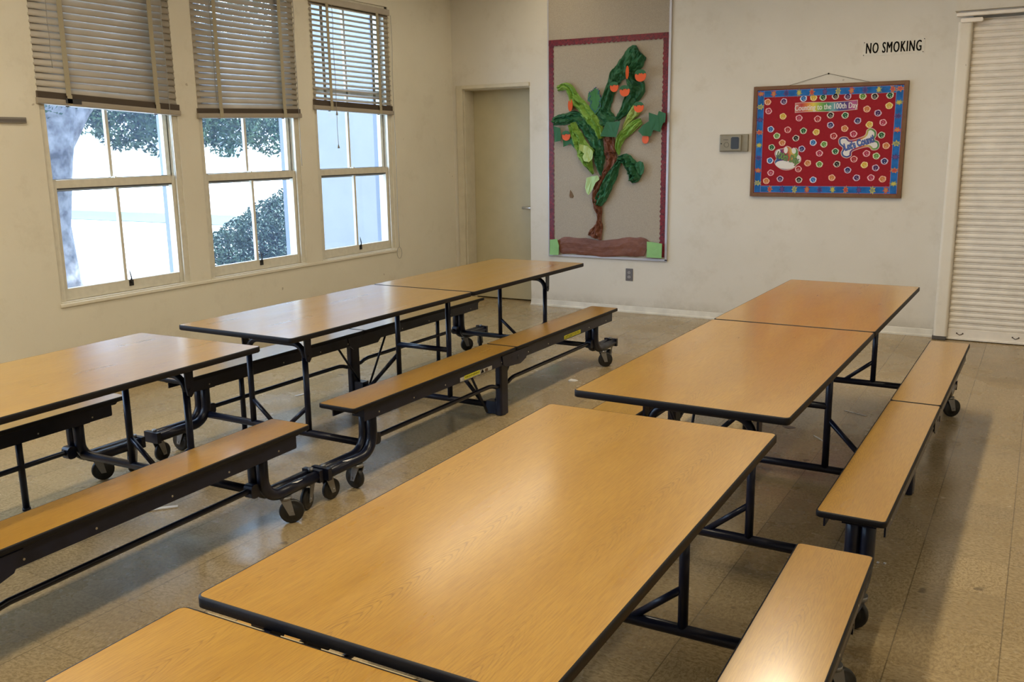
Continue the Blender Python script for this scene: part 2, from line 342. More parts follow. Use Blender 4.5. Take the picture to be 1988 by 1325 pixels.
# ------------------------------------------------------------------ windows
def window(n, y0, y1, detail=True, blind_z=None):
    w = empty('window_%d' % n, (XL, (y0+y1)/2, WZ0)); struct(w); W2 = (y1-y0)/2; H = WZ1-WZ0
    f = MB()                                              # box frame lining the opening, with parting beads
    f.box(-0.15, -0.012, -W2, -W2+0.028, 0, H); f.box(-0.15, -0.012, W2-0.028, W2, 0, H); f.box(-0.15, -0.012, -W2, W2, H-0.03, H)
    f.box(-0.030, -0.012, -W2, -W2+0.045, 0, H); f.box(-0.030, -0.012, W2-0.045, W2, 0, H)
    f.box(-0.082, -0.074, -W2+0.02, -W2+0.042, 0.02, H); f.box(-0.082, -0.074, W2-0.042, W2-0.02, 0.02, H)
    f.build('window_frame', SASH, w, 0.002)
    q = MB()
    for sg in (-1, 1): q.box(-0.20, -0.150, *sorted((sg*(W2-0.020), sg*(W2+0.0))), 0, H)
    q.box(-0.20, -0.150, -W2, W2, H-0.02, H); q.build('glare_liner', mat('glare_toning_grey', (0.16, 0.18, 0.21), 0.7), w)  # added liner, dark blue-grey to tone down daylight glare on the reveal
    s = MB(); s.box(-0.23, 0.004, -W2-0.004, W2+0.004, -0.012, 0.012); s.build('window_sill', SASH, w, 0.004)
    def sash(xc, z0, z1, name, bot, top):
        st = 0.045; a = MB(); x0, x1 = xc-0.018, xc+0.018; y_ = W2-0.030
        a.box(x0, x1, -y_, -y_+st, z0, z1); a.box(x0, x1, y_-st, y_, z0, z1); a.box(x0, x1, -y_+st, y_-st, z0, z0+bot); a.box(x0, x1, -y_+st, y_-st, z1-top, z1)
        a.box(xc-0.012, xc+0.014, -0.012, 0.012, z0+bot, z1-top)
        o = a.build(name, SASH, w, 0.003)
        for sgn in (-1, 1):
            g = MB(); ya, yb = (0.010, y_-st+0.004) if sgn > 0 else (-y_+st-0.004, -0.010)
            g.add([(xc, ya, z0+bot-0.003), (xc, yb, z0+bot-0.003), (xc, yb, z1-top+0.003), (xc, ya, z1-top+0.003)], [(0, 1, 2, 3)]); g.build('glass_pane', GLASS, o)
        return o
    zr = 1.395-WZ0
    lo = sash(-0.050, 0.014, zr+0.025, 'lower_sash', 0.075, 0.052)
    up = sash(-0.092, zr-0.045, H-0.032, 'upper_sash', 0.062, 0.05)
    q = MB(); q.box(-0.106, -0.078, -W2+0.06, W2-0.06, 1.42, 1.475); q.build('horizontal_muntin', SASH, up, 0.002)
    q = MB(); q.box(-0.080, -0.0735, -W2+0.074, W2-0.074, zr+0.017, zr+0.030); q.box(-0.038, -0.0335, -W2+0.074, W2-0.074, zr-0.036, zr-0.026); q.build('shade_putty_line', mat('shade_putty_grey', (0.06, 0.06, 0.065), 0.8), up)  # dark strips: painted shadow line above the lower glass, putty under the upper
    if detail:
        lift = MB(); lift.tube([(-0.030, 0.03, 0.070), (-0.018, 0.028, 0.10), (-0.020, 0.022, 0.135), (-0.022, 0.018, 0.16)], [0.010, 0.006, 0.005, 0.002], 8, sx=0.6)
        lift.box(-0.034, -0.028, 0.015, 0.050, 0.045, 0.085); lift.build('sash_lift', mat('dark_iron', (0.02, 0.02, 0.02), 0.5), lo)
        lk = MB(); lk.cyl((-0.066, 0.0, zr+0.025), (-0.066, 0.0, zr+0.034), 0.016, 12); lk.box(-0.07, -0.04, -0.008, 0.008, zr+0.026, zr+0.036); lk.build('sash_lock', SASH, lo)
    return w
wins = [window(i+1, *WIN[i]) for i in range(3)]
for i, g in enumerate(GAPS): window(i+4, *g, detail=False)
# long ledge under the row of windows
m = MB(); m.box(XL, XL+0.012, 3.600, 7.175, 0.616, 0.642); struct(m.build('trim_1', WALL, None, 0.006))

# ------------------------------------------------------------------ venetian blinds
def blind(y0, y1, zl, zr_, tilt, ztop, pitch, label, nstack, cord=None):
    """zl, zr_: height of the bottom rail's lower edge at the near and far end"""
    ym = (y0+y1)/2; b = empty('venetian_blind', (XL-0.012, ym, WZ0)); W2 = (y1-y0)/2
    tag(b, label, 'blind', 'venetian blinds in the left windows')
    def zt(y, base): return base+(zr_-zl)*(y/(2*W2))
    zb = (zl+zr_)/2-WZ0; top = ztop-WZ0
    hd = MB(); hd.box(-0.028, 0.036, -W2, W2, top-0.052, top); hd.build('headrail', SLATM, b, 0.004)
    sl = MB(); z = zb+0.030+nstack*0.0050; n = int((top-0.06-z)/pitch)
    c, s_ = math.cos(tilt), math.sin(tilt)
    for i in range(n+1):
        zc = z+0.018+i*pitch; k = 1-i/max(1, n); dy = (zr_-zl)*k*k*0.9
        prof = []
        for j in range(5):
            u = -0.026+0.013*j; w_ = 0.0050*(1-(u/0.026)**2)
            prof.append((u*c+w_*s_, -u*s_+w_*c))
        vs = []; a = W2-0.004+random.uniform(-0.001, 0.001)
        for y in (-a, a):
            for p in prof: vs.append((0.004+p[0], y, zc+p[1]+dy*y/(2*W2)))
        vs2 = [(v[0]-0.0012*s_, v[1], v[2]-0.0012*c) for v in vs]
        sl.add(vs+vs2, [(j, j+1, j+6, j+5) for j in range(4)]+[(10+j, 15+j, 16+j, 11+j) for j in range(4)]+[(0, 5, 15, 10), (4, 14, 19, 9)]+[(j, 10+j, 11+j, j+1) for j in range(4)]+[(5+j, 6+j, 16+j, 15+j) for j in range(4)], 0, True)
    sl.build('slats', SLATM, b)
    rot = Matrix.Rotation(math.atan2(zr_-zl, 2*W2), 4, 'X')
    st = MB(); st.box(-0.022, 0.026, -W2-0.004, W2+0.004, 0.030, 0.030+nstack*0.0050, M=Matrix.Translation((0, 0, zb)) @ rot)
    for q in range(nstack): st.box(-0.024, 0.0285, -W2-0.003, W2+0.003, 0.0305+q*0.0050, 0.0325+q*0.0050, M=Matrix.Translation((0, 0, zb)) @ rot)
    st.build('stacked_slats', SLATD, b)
    br = MB(); br.prism(rrect(-0.026, 0.036, -0.006, 0.030, 0.008, 3), 1, -W2-0.008, W2+0.008, M=Matrix.Translation((0, 0, zb)) @ rot); br.build('bottom_rail', mat('rail_paint', (0.37, 0.325, 0.265), 0.5), b)
    for fr in (-0.62, 0.64):
        y = fr*W2; t = MB(); zz = zt(y, zb); dy = 0.017
        for sgn in (1, -1):
            xo = 0.034*sgn+0.004
            t.add([(xo, y-dy, zz+0.055), (xo, y+dy, zz+0.055), (xo, y+dy, top-0.04), (xo, y-dy, top-0.04)], [(0, 1, 2, 3)])
            t.add([(xo+0.0015, y-dy, zz+0.055), (xo+0.0015, y+dy, zz+0.055), (xo+0.0015, y+dy, top-0.04), (xo+0.0015, y-dy, top-0.04)], [(0, 1, 2, 3)])
        t.box(0.036, 0.0385, y-dy+0.006, y+dy+0.006, zz-0.002, zz+0.06); t.box(-0.02, 0.037, y-dy+0.006, y+dy+0.006, zz-0.004, zz-0.001)
        t.build('ladder_tape', TAPE, b)
        bt = MB(); bt.cyl((0.004, y+0.006, zz-0.012), (0.004, y+0.006, zz-0.002), 0.011, 10); bt.build('tape_button', SLATD, b)
    for (yf, z_end, tassel) in (cord or []):
        y = yf*W2; cd = MB(); pts = [(0.044, y, top-0.05)]
        for q in range(1, 9): pts.append((0.044+0.004*math.sin(q*1.7), y+0.004*math.sin(q*2.3), top-0.05+(z_end-WZ0-top+0.05)*q/8))
        cd.tube(pts, 0.0022, 6)
        if tassel == 'loop':
            cd.tube([(0.044+0.012*math.sin(a), y+0.022*math.sin(a)*1.0, z_end-WZ0-0.055+0.055*math.cos(a)) for a in [2*PI*q/14 for q in range(14)]], 0.0024, 6, closed=True)
        co = cd.build('pull_cord', CORD, b)
        if tassel == 'tassel':
            zz = z_end-WZ0
            for dz in (0.0, 0.28):
                ts = MB(); ts.tube([(0.044, y, zz+dz+0.012), (0.044, y, zz+dz), (0.044, y, zz+dz-0.022)], [0.003, 0.006, 0.011], 10); ts.build('tassel', CORD, co)
    return b
b1 = blind(3.602, 4.668, 1.892, 1.842, math.radians(69), 2.86, 0.0425, 'nearest venetian blind, slats closed tight, bottom rail sagging to the right with dark tape patch', 8, [(0.82, 1.40, None), (-0.80, 2.1, None)])
p = MB(); p.box(0.0365, 0.0385, -0.155, -0.045, 0, 0.030, M=Matrix.Translation((0, -0.20, 1.885-WZ0)) @ Matrix.Rotation(-0.045, 4, 'X')); p.build('tape_patch', mat('dark_duct_tape', (0.045, 0.043, 0.045), 0.5), b1)
b2 = blind(4.845, 5.912, 1.828, 1.852, math.radians(60), 2.86, 0.0425, 'middle venetian blind, slats part closed with daylight specks between them', 7, [(0.93, 1.46, 'tassel0'), (-0.70, 1.95, None)])
b3 = blind(6.090, 7.166, 1.926, 1.904, math.radians(30), 2.835, 0.0425, 'farthest venetian blind beside the room corner, slats open with bright stripes of daylight', 9, [(-0.52, 1.62, 'tassel'), (1.0, 0.66, 'loop')])

# ------------------------------------------------------------------ rolling shutter in the back wall
rs = empty('rolling_shutter', (1.0, YB, 0)); tag(rs, 'white roll-down metal shutter with curved slats at the right of the back wall', 'shutter')
SX0, SX1 = -0.605-1.0, 2.6-1.0; sy = -0.040
m = MB(); pitch = 0.0492; z = 0.092; prof = []
while z < 2.50:
    for q in range(8):
        t = q/7; prof.append((sy-0.004-0.0075*math.sin(PI*t)**0.7, z+0.0360*t))
    prof += [(sy+0.004, z+0.0368), (sy+0.004, z+0.0385), (sy-0.0045, z+0.0395), (sy-0.0055, z+0.0430), (sy-0.004, z+0.0465), (sy+0.003, z+0.0475), (sy+0.003, z+0.0488)]; z += pitch
vs = [(x, p[0], p[1]) for x in (SX0, SX1) for p in prof]; n = len(prof)
m.add(vs, [(i, i+1, n+i+1, n+i) for i in range(n-1)], 0, True)
m.build('slat_curtain', SHUT, rs)
m = MB(); m.box(SX0, SX1, sy-0.016, sy+0.012, 0.006, 0.092); m.box(SX0, SX1, sy-0.030, sy+0.008, 0.006, 0.022); bb = m.build('bottom_bar', SHUT, rs, 0.003)
for xb in [-0.50+0.40*i for i in range(8)]:
    s = MB()
    for dx in (-0.022, 0.022): s.cyl((xb-1+dx, sy-0.019, 0.058), (xb-1+dx, sy-0.015, 0.058), 0.006, 10)
    s.tube([(xb-1-0.018, sy-0.018, 0.054), (xb-1, sy-0.022, 0.046), (xb-1+0.018, sy-0.018, 0.054)], 0.003, 6)
    s.build('bar_bolt', mat('rusty_bolt', (0.12, 0.09, 0.07), 0.6, metal=0.5), bb)
m = MB(); m.prism(rrect(-0.695-1, -0.592-1, -0.105, 0.0, 0.022, 4), 2, 0.03, 2.478); m.build('guide_rail', wall_mat('white_rail_paint', (0.80, 0.755, 0.665)), rs)
m = MB(); m.box(-0.700-1, -0.598-1, -0.108, 0.0, 0.004, 0.032); m.build('rail_foot', mat('dirty_foot', (0.10, 0.09, 0.08), 0.8), rs)
m = MB(); m.prism(rrect(-0.678-1, -0.525-1, 2.470, 2.502, 0.010, 3), 1, -0.125, -0.02, 0); m.build('rail_bracket', SHUT, rs, 0.003)
m = MB(); m.box(-0.715-1, SX1, -0.200, -0.0, 2.548, CEIL-0.002); m.build('shutter_housing', WALLB, rs)
m = MB(); m.box(-0.705-1, SX1, -0.165, -0.130, 2.512, 2.538); m.box(-0.69-1, SX1, -0.150, -0.0, 2.538, 2.548); m.build('lintel_strip', SHUT, rs, 0.003)

# ------------------------------------------------------------------ folding cafeteria tables
HT, HB, OB, WBN, LH, LB, TW = 0.737, 0.4285, 0.571, 0.216, 1.5455, 1.4948, 0.762
def slab(name, x0, x1, y0, y1, ztop, th, rad, parent, child='edge_banding'):
    a = MB(); e = 0.0050
    a.prism(rrect(x0+e, x1-e, y0+e, y1-e, rad, 5), 2, ztop-th+0.002, ztop)
    o = a.build(name, OAK, parent)
    outer = rrect(x0, x1, y0, y1, rad+e, 5); inner = rrect(x0+e, x1-e, y0+e, y1-e, rad, 5); inn2 = rrect(x0+0.02, x1-0.02, y0+0.02, y1-0.02, max(0.004, rad-0.012), 5)
    n = len(outer); b = MB()
    rings = [(inner, ztop+0.0002), ([((p[0]+q[0])/2*0.35+q[0]*0.65, (p[1]+q[1])/2*0.35+q[1]*0.65) for p, q in zip(inner, outer)], ztop-0.0008), (outer, ztop-0.004), (outer, ztop-th+0.004), (inner, ztop-th), (inn2, ztop-th-0.0003)]
    vs = [(p[0], p[1], z) for r, z in rings for p in r]; fs = []
    for i in range(len(rings)-1):
        for k in range(n): fs.append((i*n+k, i*n+(k+1) % n, (i+1)*n+(k+1) % n, (i+1)*n+k))
    b.add(vs, fs, 0, True); b.add([(p[0], p[1], ztop-th-0.0003) for p in inn2], [tuple(range(n))], 0)
    b.build(child, RUBBER, o)
    return o

def caster(parent, x, y, zt, ang, wheel_r=0.052):
    d = Vector((math.cos(ang), math.sin(ang), 0)); s_ = Vector((-d.y, d.x, 0)); ax = Vector((x, y, 0))+d*0.022; c = MB()
    c.cyl((x, y, zt-0.012), (x, y, zt+0.002), 0.026, 14)
    for sg in (-1, 1):
        o1 = s_*0.019*sg
        pts = [Vector((x, y, zt-0.012))+o1+d*0.020, Vector((x, y, zt-0.012))+o1-d*0.022, ax+o1+Vector((0, 0, wheel_r-0.014))-d*0.012, ax+o1+Vector((0, 0, wheel_r-0.014))+d*0.012]
        q = [tuple(p_-s_*0.002) for p_ in pts]+[tuple(p_+s_*0.002) for p_ in pts]
        c.add(q, [(0, 1, 2, 3), (7, 6, 5, 4), (0, 4, 5, 1), (1, 5, 6, 2), (2, 6, 7, 3), (3, 7, 4, 0)])
    c.cyl(tuple(ax-s_*0.024+Vector((0, 0, wheel_r))), tuple(ax+s_*0.024+Vector((0, 0, wheel_r))), 0.006, 8)
    o = c.build('caster', FORK, parent)
    w = MB(); prof = [(0.0, -0.014), (0.030, -0.014), (0.032, -0.011), (0.044, -0.012), (0.050, -0.010), (0.052, 0.0), (0.050, 0.010), (0.044, 0.012), (0.032, 0.011), (0.030, 0.014), (0.0, 0.014)]
    N = 24; vs = []
    for k in range(N):
        a = 2*PI*k/N
        for r_, t in prof:
            r_ = r_*wheel_r/0.052; p_ = ax+Vector((0, 0, wheel_r))+d*(r_*math.cos(a))+Vector((0, 0, r_*math.sin(a)))+s_*t; vs.append(tuple(p_))
    P_ = len(prof); w.add(vs, [(k*P_+j, k*P_+j+1, ((k+1) % N)*P_+j+1, ((k+1) % N)*P_+j) for k in range(N) for j in range(P_-1)], 0, True)
    w.build('wheel', WHEEL, o)
    return o

def make_table():
    T = empty('cafeteria_table'); g = 0.006
    for sg in (-1, 1):
        y0, y1 = sorted((sg*g, sg*LH))
        slab('tabletop', -TW/2, TW/2, y0, y1, HT, 0.026, 0.014, T)
        for sb in (-1, 1):
            yb0, yb1 = sorted((sg*0.004, sg*LB))
            slab('bench_seat', sb*OB-WBN/2, sb*OB+WBN/2, yb0, yb1, HB, 0.022, 0.012, T)
            r = MB(); ya, yb = sorted((sg*0.004, sg*(LB-0.085)))
            for e in (-1, 1):
                x = sb*OB+e*(WBN/2-0.014)
                r.prism([(ya, HB-0.022), (ya, 0.346), (yb-0.004 if yb > 0 else yb, 0.346), (yb, 0.352), (yb, HB-0.022)], 0, x-0.003, x+0.003)
            r.box(sb*OB-WBN/2+0.014, sb*OB+WBN/2-0.014, ya, yb, HB-0.027, HB-0.0225)
            for q in (0.16, 0.42, 0.74, 1.02, 1.30):
                for e in (-1, 1):
                    x = sb*OB+e*(WBN/2-0.011); r.cyl((x-0.0015, sg*q, 0.366), (x+0.0015, sg*q, 0.366), 0.0042, 8, 1)
            r.build('bench_rail', [STEEL, BRASSY], T)
            for xx in (-0.06, 0.07):        # little catches hanging under the bench end
                c = MB(); c.prism([(sg*(LB-0.075), HB-0.0225), (sg*(LB-0.02), HB-0.0225), (sg*(LB-0.045), HB-0.040), (sg*(LB-0.065), HB-0.040)], 0, sb*OB+xx-0.006, sb*OB+xx+0.006); c.build('bench_catch', STEEL, T)
            # end post: two tubes that bend outwards near the floor and carry two casters
            LE = 1.272
            pm = MB()
            for dx in (-0.0245, 0.0245):
                x = sb*OB+dx
                pts = [(x, sg*LE, 0.400), (x, sg*LE, 0.245)]+arc3((x, sg*(LE+0.095), 0.240), (0, -sg, 0), (0, 0, -1), 0.095, 0, 90, 8)[1:]+[(x, sg*(LE+0.12), 0.145), (x, sg*1.615, 0.143)]
                pm.tube(pts, 0.0255, 12)
            pm.box(sb*OB-0.050, sb*OB+0.050, sg*1.612-0.012, sg*1.612+0.012, 0.116, 0.172); pm.box(sb*OB-0.055, sb*OB+0.055, sg*(LE)-0.045, sg*(LE)+0.045, 0.330, 0.400)
            pm.cyl((sb*OB, sg*1.60, 0.165), (sb*OB, sg*1.60, 0.182), 0.012, 8, 1)
            pm.build('end_post', [STEEL, FORK], T)
            caster(T, sb*(OB+0.030), sg*1.395, 0.122, random.uniform(0.4, 1.2)+(0 if sg > 0 else 2.2), 0.054)
            caster(T, sb*OB, sg*1.580, 0.122, -sg*PI/2+random.uniform(-0.7, 0.7), 0.050)
            # tie rod from the end post to the centre post
            t = MB(); x = sb*OB
            t.tube([(x, sg*1.255, 0.200), (x, sg*1.20, 0.205), (x, sg*0.150, 0.205), (x, sg*0.105, 0.198), (x, sg*0.075, 0.186), (x, sg*0.035, 0.185)], 0.0125, 10)
            t.prism(rrect(sg*1.228-0.024, sg*1.228+0.024, 0.172, 0.232, 0.018, 4), 0, x-0.020, x+0.024)
            t.build('tie_rod', STEEL, T)
        # end frame: inverted U of tube on a low cross bar
        LE = 1.272; R_ = 0.07; Lx = 0.192
        bar = MB(); bar.tube([(-OB+0.04, sg*LE, 0.182), (OB-0.04, sg*LE, 0.182)], 0.0185, 12); bar.build('cross_bar', STEEL, T)
        for sx in (-1, 1):
            l = MB(); l.tube([(sx*Lx, sg*LE, 0.190), (sx*Lx, sg*LE, 0.575)], 0.0155, 12); l.build('leg', STEEL, T)
            d = MB(); d.tube([(sx*Lx, sg*LE, 0.318), (sx*0.035, sg*LE, 0.190)], 0.0115, 10); d.build('brace', STEEL, T)
            pl = MB(); xx = sx*(Lx+0.021)
            pl.prism([(sg*LE-0.022, 0.712), (sg*LE+0.026, 0.712), (sg*LE+0.022, 0.60), (sg*LE+0.020, 0.565), (sg*LE+0.006, 0.550), (sg*LE-0.012, 0.560), (sg*LE-0.020, 0.60)], 0, xx-0.004, xx+0.004)
            pl.cyl((xx-0.012, sg*LE, 0.582), (xx+0.009, sg*LE, 0.582), 0.008, 8); pl.build('leg_bracket', STEEL, T)
        ac = MB(); ac.tube([(-Lx, sg*LE, 0.570)]+arc3((-Lx+R_, sg*LE, 0.570), (-1, 0, 0), (0, 0, 1), R_, 0, 90, 6)+arc3((Lx-R_, sg*LE, 0.570), (0, 0, 1), (1, 0, 0), R_, 0, 90, 6)+[(Lx, sg*LE, 0.569)], 0.0155, 12)
        ac.build('arch_tube', STEEL, T)
        for sx in (-1, 1):                  # steel strip that carries the top above the arch
            k = MB(); k.box(sx*0.24-0.018, sx*0.24+0.018, *sorted((sg*0.03, sg*1.46)), 0.690, 0.7105); k.build('top_rail', STEEL, T)
        k = MB(); k.prism([(sg*LE-0.03, 0.712), (sg*LE+0.03, 0.712), (sg*LE+0.02, 0.650), (sg*LE-0.02, 0.650)], 0, -0.16, 0.16); k.build('arch_block', STEEL, T)
        # slim prop under the wall-side bench
        pr = MB(); pr.tube([(-OB, sg*0.985, 0.40), (-OB, sg*0.985, 0.012)], 0.015, 10); pr.cyl((-OB, sg*0.985, 0.0), (-OB, sg*0.985, 0.014), 0.018, 12); pr.build('bench_prop', STEEL, T)
    # middle frame at the fold
    bar = MB(); bar.tube([(-OB+0.06, 0, 0.050), (OB-0.06, 0, 0.050)], 0.0185, 12); bar.build('cross_bar', STEEL, T)
    cb = MB(); cb.tube([(-0.192, 0, 0.362), (0.192, 0, 0.362)], 0.0165, 12); cb.build('spreader_bar', STEEL, T)
    for sx in (-1, 1):
        l = MB(); l.tube([(sx*0.195, 0, 0.055), (sx*0.195, 0, 0.700)], 0.0165, 12)
        l.prism([(-0.075, 0.711), (0.075, 0.711), (0.020, 0.672), (-0.020, 0.672)], 0, sx*0.195-0.010, sx*0.195+0.010)
        l.build('leg', STEEL, T)
        d = MB(); d.tube([(sx*0.197, 0, 0.300), (sx*0.425, 0, 0.068)], 0.013, 10); d.build('brace', STEEL, T)
        c = MB(); x = sx*OB
        c.prism(rrect(x-0.022, x+0.022, -0.044, 0.044, 0.012, 3), 2, 0.004, 0.392)
        c.box(*sorted((x-sx*0.095, x-sx*0.01)), -0.030, 0.030, 0.006, 0.082); c.cyl((x-sx*0.085, 0, 0.0), (x-sx*0.085, 0, 0.010), 0.026, 12); c.cyl((x, 0, 0.0), (x, 0, 0.006), 0.024, 12)
        c.build('centre_post', STEEL, T)
        hp = MB(); x2 = x+sx*(WBN/2-0.008)
        hp.prism([(-0.16, 0.402), (0.16, 0.402), (0.12, 0.338), (0.05, 0.318), (-0.11, 0.330), (-0.15, 0.350)], 0, x2-0.003, x2+0.003); x3 = x-sx*(WBN/2-0.010)
        h2 = MB(); h2.prism([(-0.16, 0.402), (0.18, 0.402), (0.17, 0.345), (0.14, 0.322), (-0.11, 0.322), (-0.15, 0.350)], 0, x3-0.003, x3+0.003); h2.build('hinge_plate', STEEL, T)
        hp.cyl((x2-0.01, 0.03, 0.36), (x2+0.006, 0.03, 0.36), 0.014, 10); hp.cyl((x2-0.01, -0.05, 0.375), (x2+0.005, -0.05, 0.375), 0.006, 8)
        hp.build('hinge_plate', STEEL, T)
        for (a, b_) in (((-sx)*0.340, (-sx)*0.095), (sx*0.185, sx*0.0)):
            s = MB(); s.tube([(x-sx*0.020, a, 0.352), (x-sx*0.05, b_, 0.070 if abs(b_) < 0.05 else 0.035)], 0.0075, 8); s.build('fold_strut', STEEL, T)
    return T

TABLES = [('B', -3.3108, 4.6352, -.0041), ('A', -3.281, 1.3497, .0336), ('C', -.9956, 4.3931, -.0115), ('D', -.9863, 1.1217, .0134)]
TL = {'B': 'long folding oak-look cafeteria table with yellow stickers, in the window row nearest the door',
      'A': 'folding oak-look cafeteria table in the window row, cut off by the left edge of view',
      'C': 'folding oak-look cafeteria table in the right-hand row, nearest the metal shutter',
      'D': 'largest and closest folding oak-look cafeteria table, with a ragged gap at its middle fold'}
proto = make_table(); tabs = {}
for i, (n, x, y, a) in enumerate(TABLES):
    t = proto if i == 0 else copy_tree(proto)
    t.location = (x, y, 0); t.rotation_euler = (0, 0, a); tabs[n] = t
    tag(t, TL[n], 'table', 'folding cafeteria tables with benches')
# the closest table's near leaf hangs a little low and back from the fold, showing torn beige slivers of hinge tape
near = min([c for c in kids(tabs['D']) if c.name.startswith('tabletop')], key=lambda c: sum(v.co.y for v in c.data.vertices)/len(c.data.vertices))
near.location = (-0.016, -0.003, -0.016)
nb = min([c for c in kids(tabs['B']) if c.name.startswith('tabletop')], key=lambda c: sum(v.co.y for v in c.data.vertices)/len(c.data.vertices)); nb.rotation_euler = (0, 0, -0.006)
for a, b in ((-0.335, -0.190), (-0.150, -0.095), (-0.055, -0.003), (0.030, 0.150), (0.20, 0.33)):
    s = MB(); s.add([(a, -0.004, HT-0.019), (b, -0.004, HT-0.019), (b-0.004, -0.0100, HT-0.0175), (a+0.006, -0.0100, HT-0.0175), (a, -0.004, HT-0.0215), (b, -0.004, HT-0.0215), (b-0.004, -0.0100, HT-0.0200), (a+0.006, -0.0100, HT-0.0200)],
                    [(0, 1, 2, 3), (7, 6, 5, 4), (0, 4, 5, 1), (2, 6, 7, 3), (1, 5, 6, 2), (0, 3, 7, 4)]); s.build('tape_sliver', mat('beige_tape', (0.42, 0.34, 0.20), 0.7), tabs['D'])
# stickers on the outer rail of the far window table
YEL = mat('yellow_sticker', (0.55, 0.52, 0.03), 0.5, noise=(60, 0.25)); INK = mat('black_ink', (0.006, 0.005, 0.004), 0.8, spec=0.1); PALE = mat('pale_sticker', (0.42, 0.40, 0.36), 0.6, noise=(70, 0.35))
xo = OB+WBN/2-0.0105
s = MB(); s.box(xo, xo+0.001, 0.640, 0.885, 0.352, 0.376)
for i in range(22): s.box(xo+0.001, xo+0.0013, 0.65+i*0.0104, 0.65+i*0.0104+random.choice((0.004, 0.007)), 0.366, 0.371, 1)
for i in range(20): s.box(xo+0.001, xo+0.0013, 0.652+i*0.0112, 0.652+i*0.0112+random.choice((0.005, 0.008)), 0.357, 0.361, 1)
s.build('warning_sticker', [YEL, INK], tabs['B'])['label'] = 'long narrow yellow warning sticker'
s = MB(); s.box(xo, xo+0.001, -0.600, -0.270, 0.349, 0.372); s.box(xo+0.001, xo+0.0016, -0.560, -0.400, 0.354, 0.375, 1)
s.add([(xo+0.0018, -0.395, 0.352), (xo+0.0018, -0.355, 0.352), (xo+0.0018, -0.375, 0.374)], [(0, 1, 2)], 2); s.box(xo+0.001, xo+0.002, -0.345, -0.315, 0.352, 0.368, 3)
for i in range(14): s.box(xo+0.0016, xo+0.0019, -0.55+i*0.0105, -0.55+i*0.0105+0.006, 0.362, 0.367, 2)
s.build('worn_sticker', [PALE, YEL, INK, mat('brown_sticker', (0.08, 0.05, 0.03), 0.6)], tabs['B'])['label'] = 'worn yellow and white warning sticker with peeling ends'
# torn white tape left on the caster tubes
for n, sgy in (('A', 1), ('B', -1)):
    s = MB(); y0 = sgy*1.47; x = OB+0.0245
    s.add([(x-0.02, y0-0.03, 0.1605), (x+0.006, y0-0.032, 0.1692), (x+0.018, y0-0.01, 0.1655), (x+0.014, y0+0.030, 0.166), (x-0.004, y0+0.034, 0.1695), (x-0.018, y0+0.02, 0.1640)], [tuple(range(6))])
    s.build('torn_tape', WHITE, tabs[n])

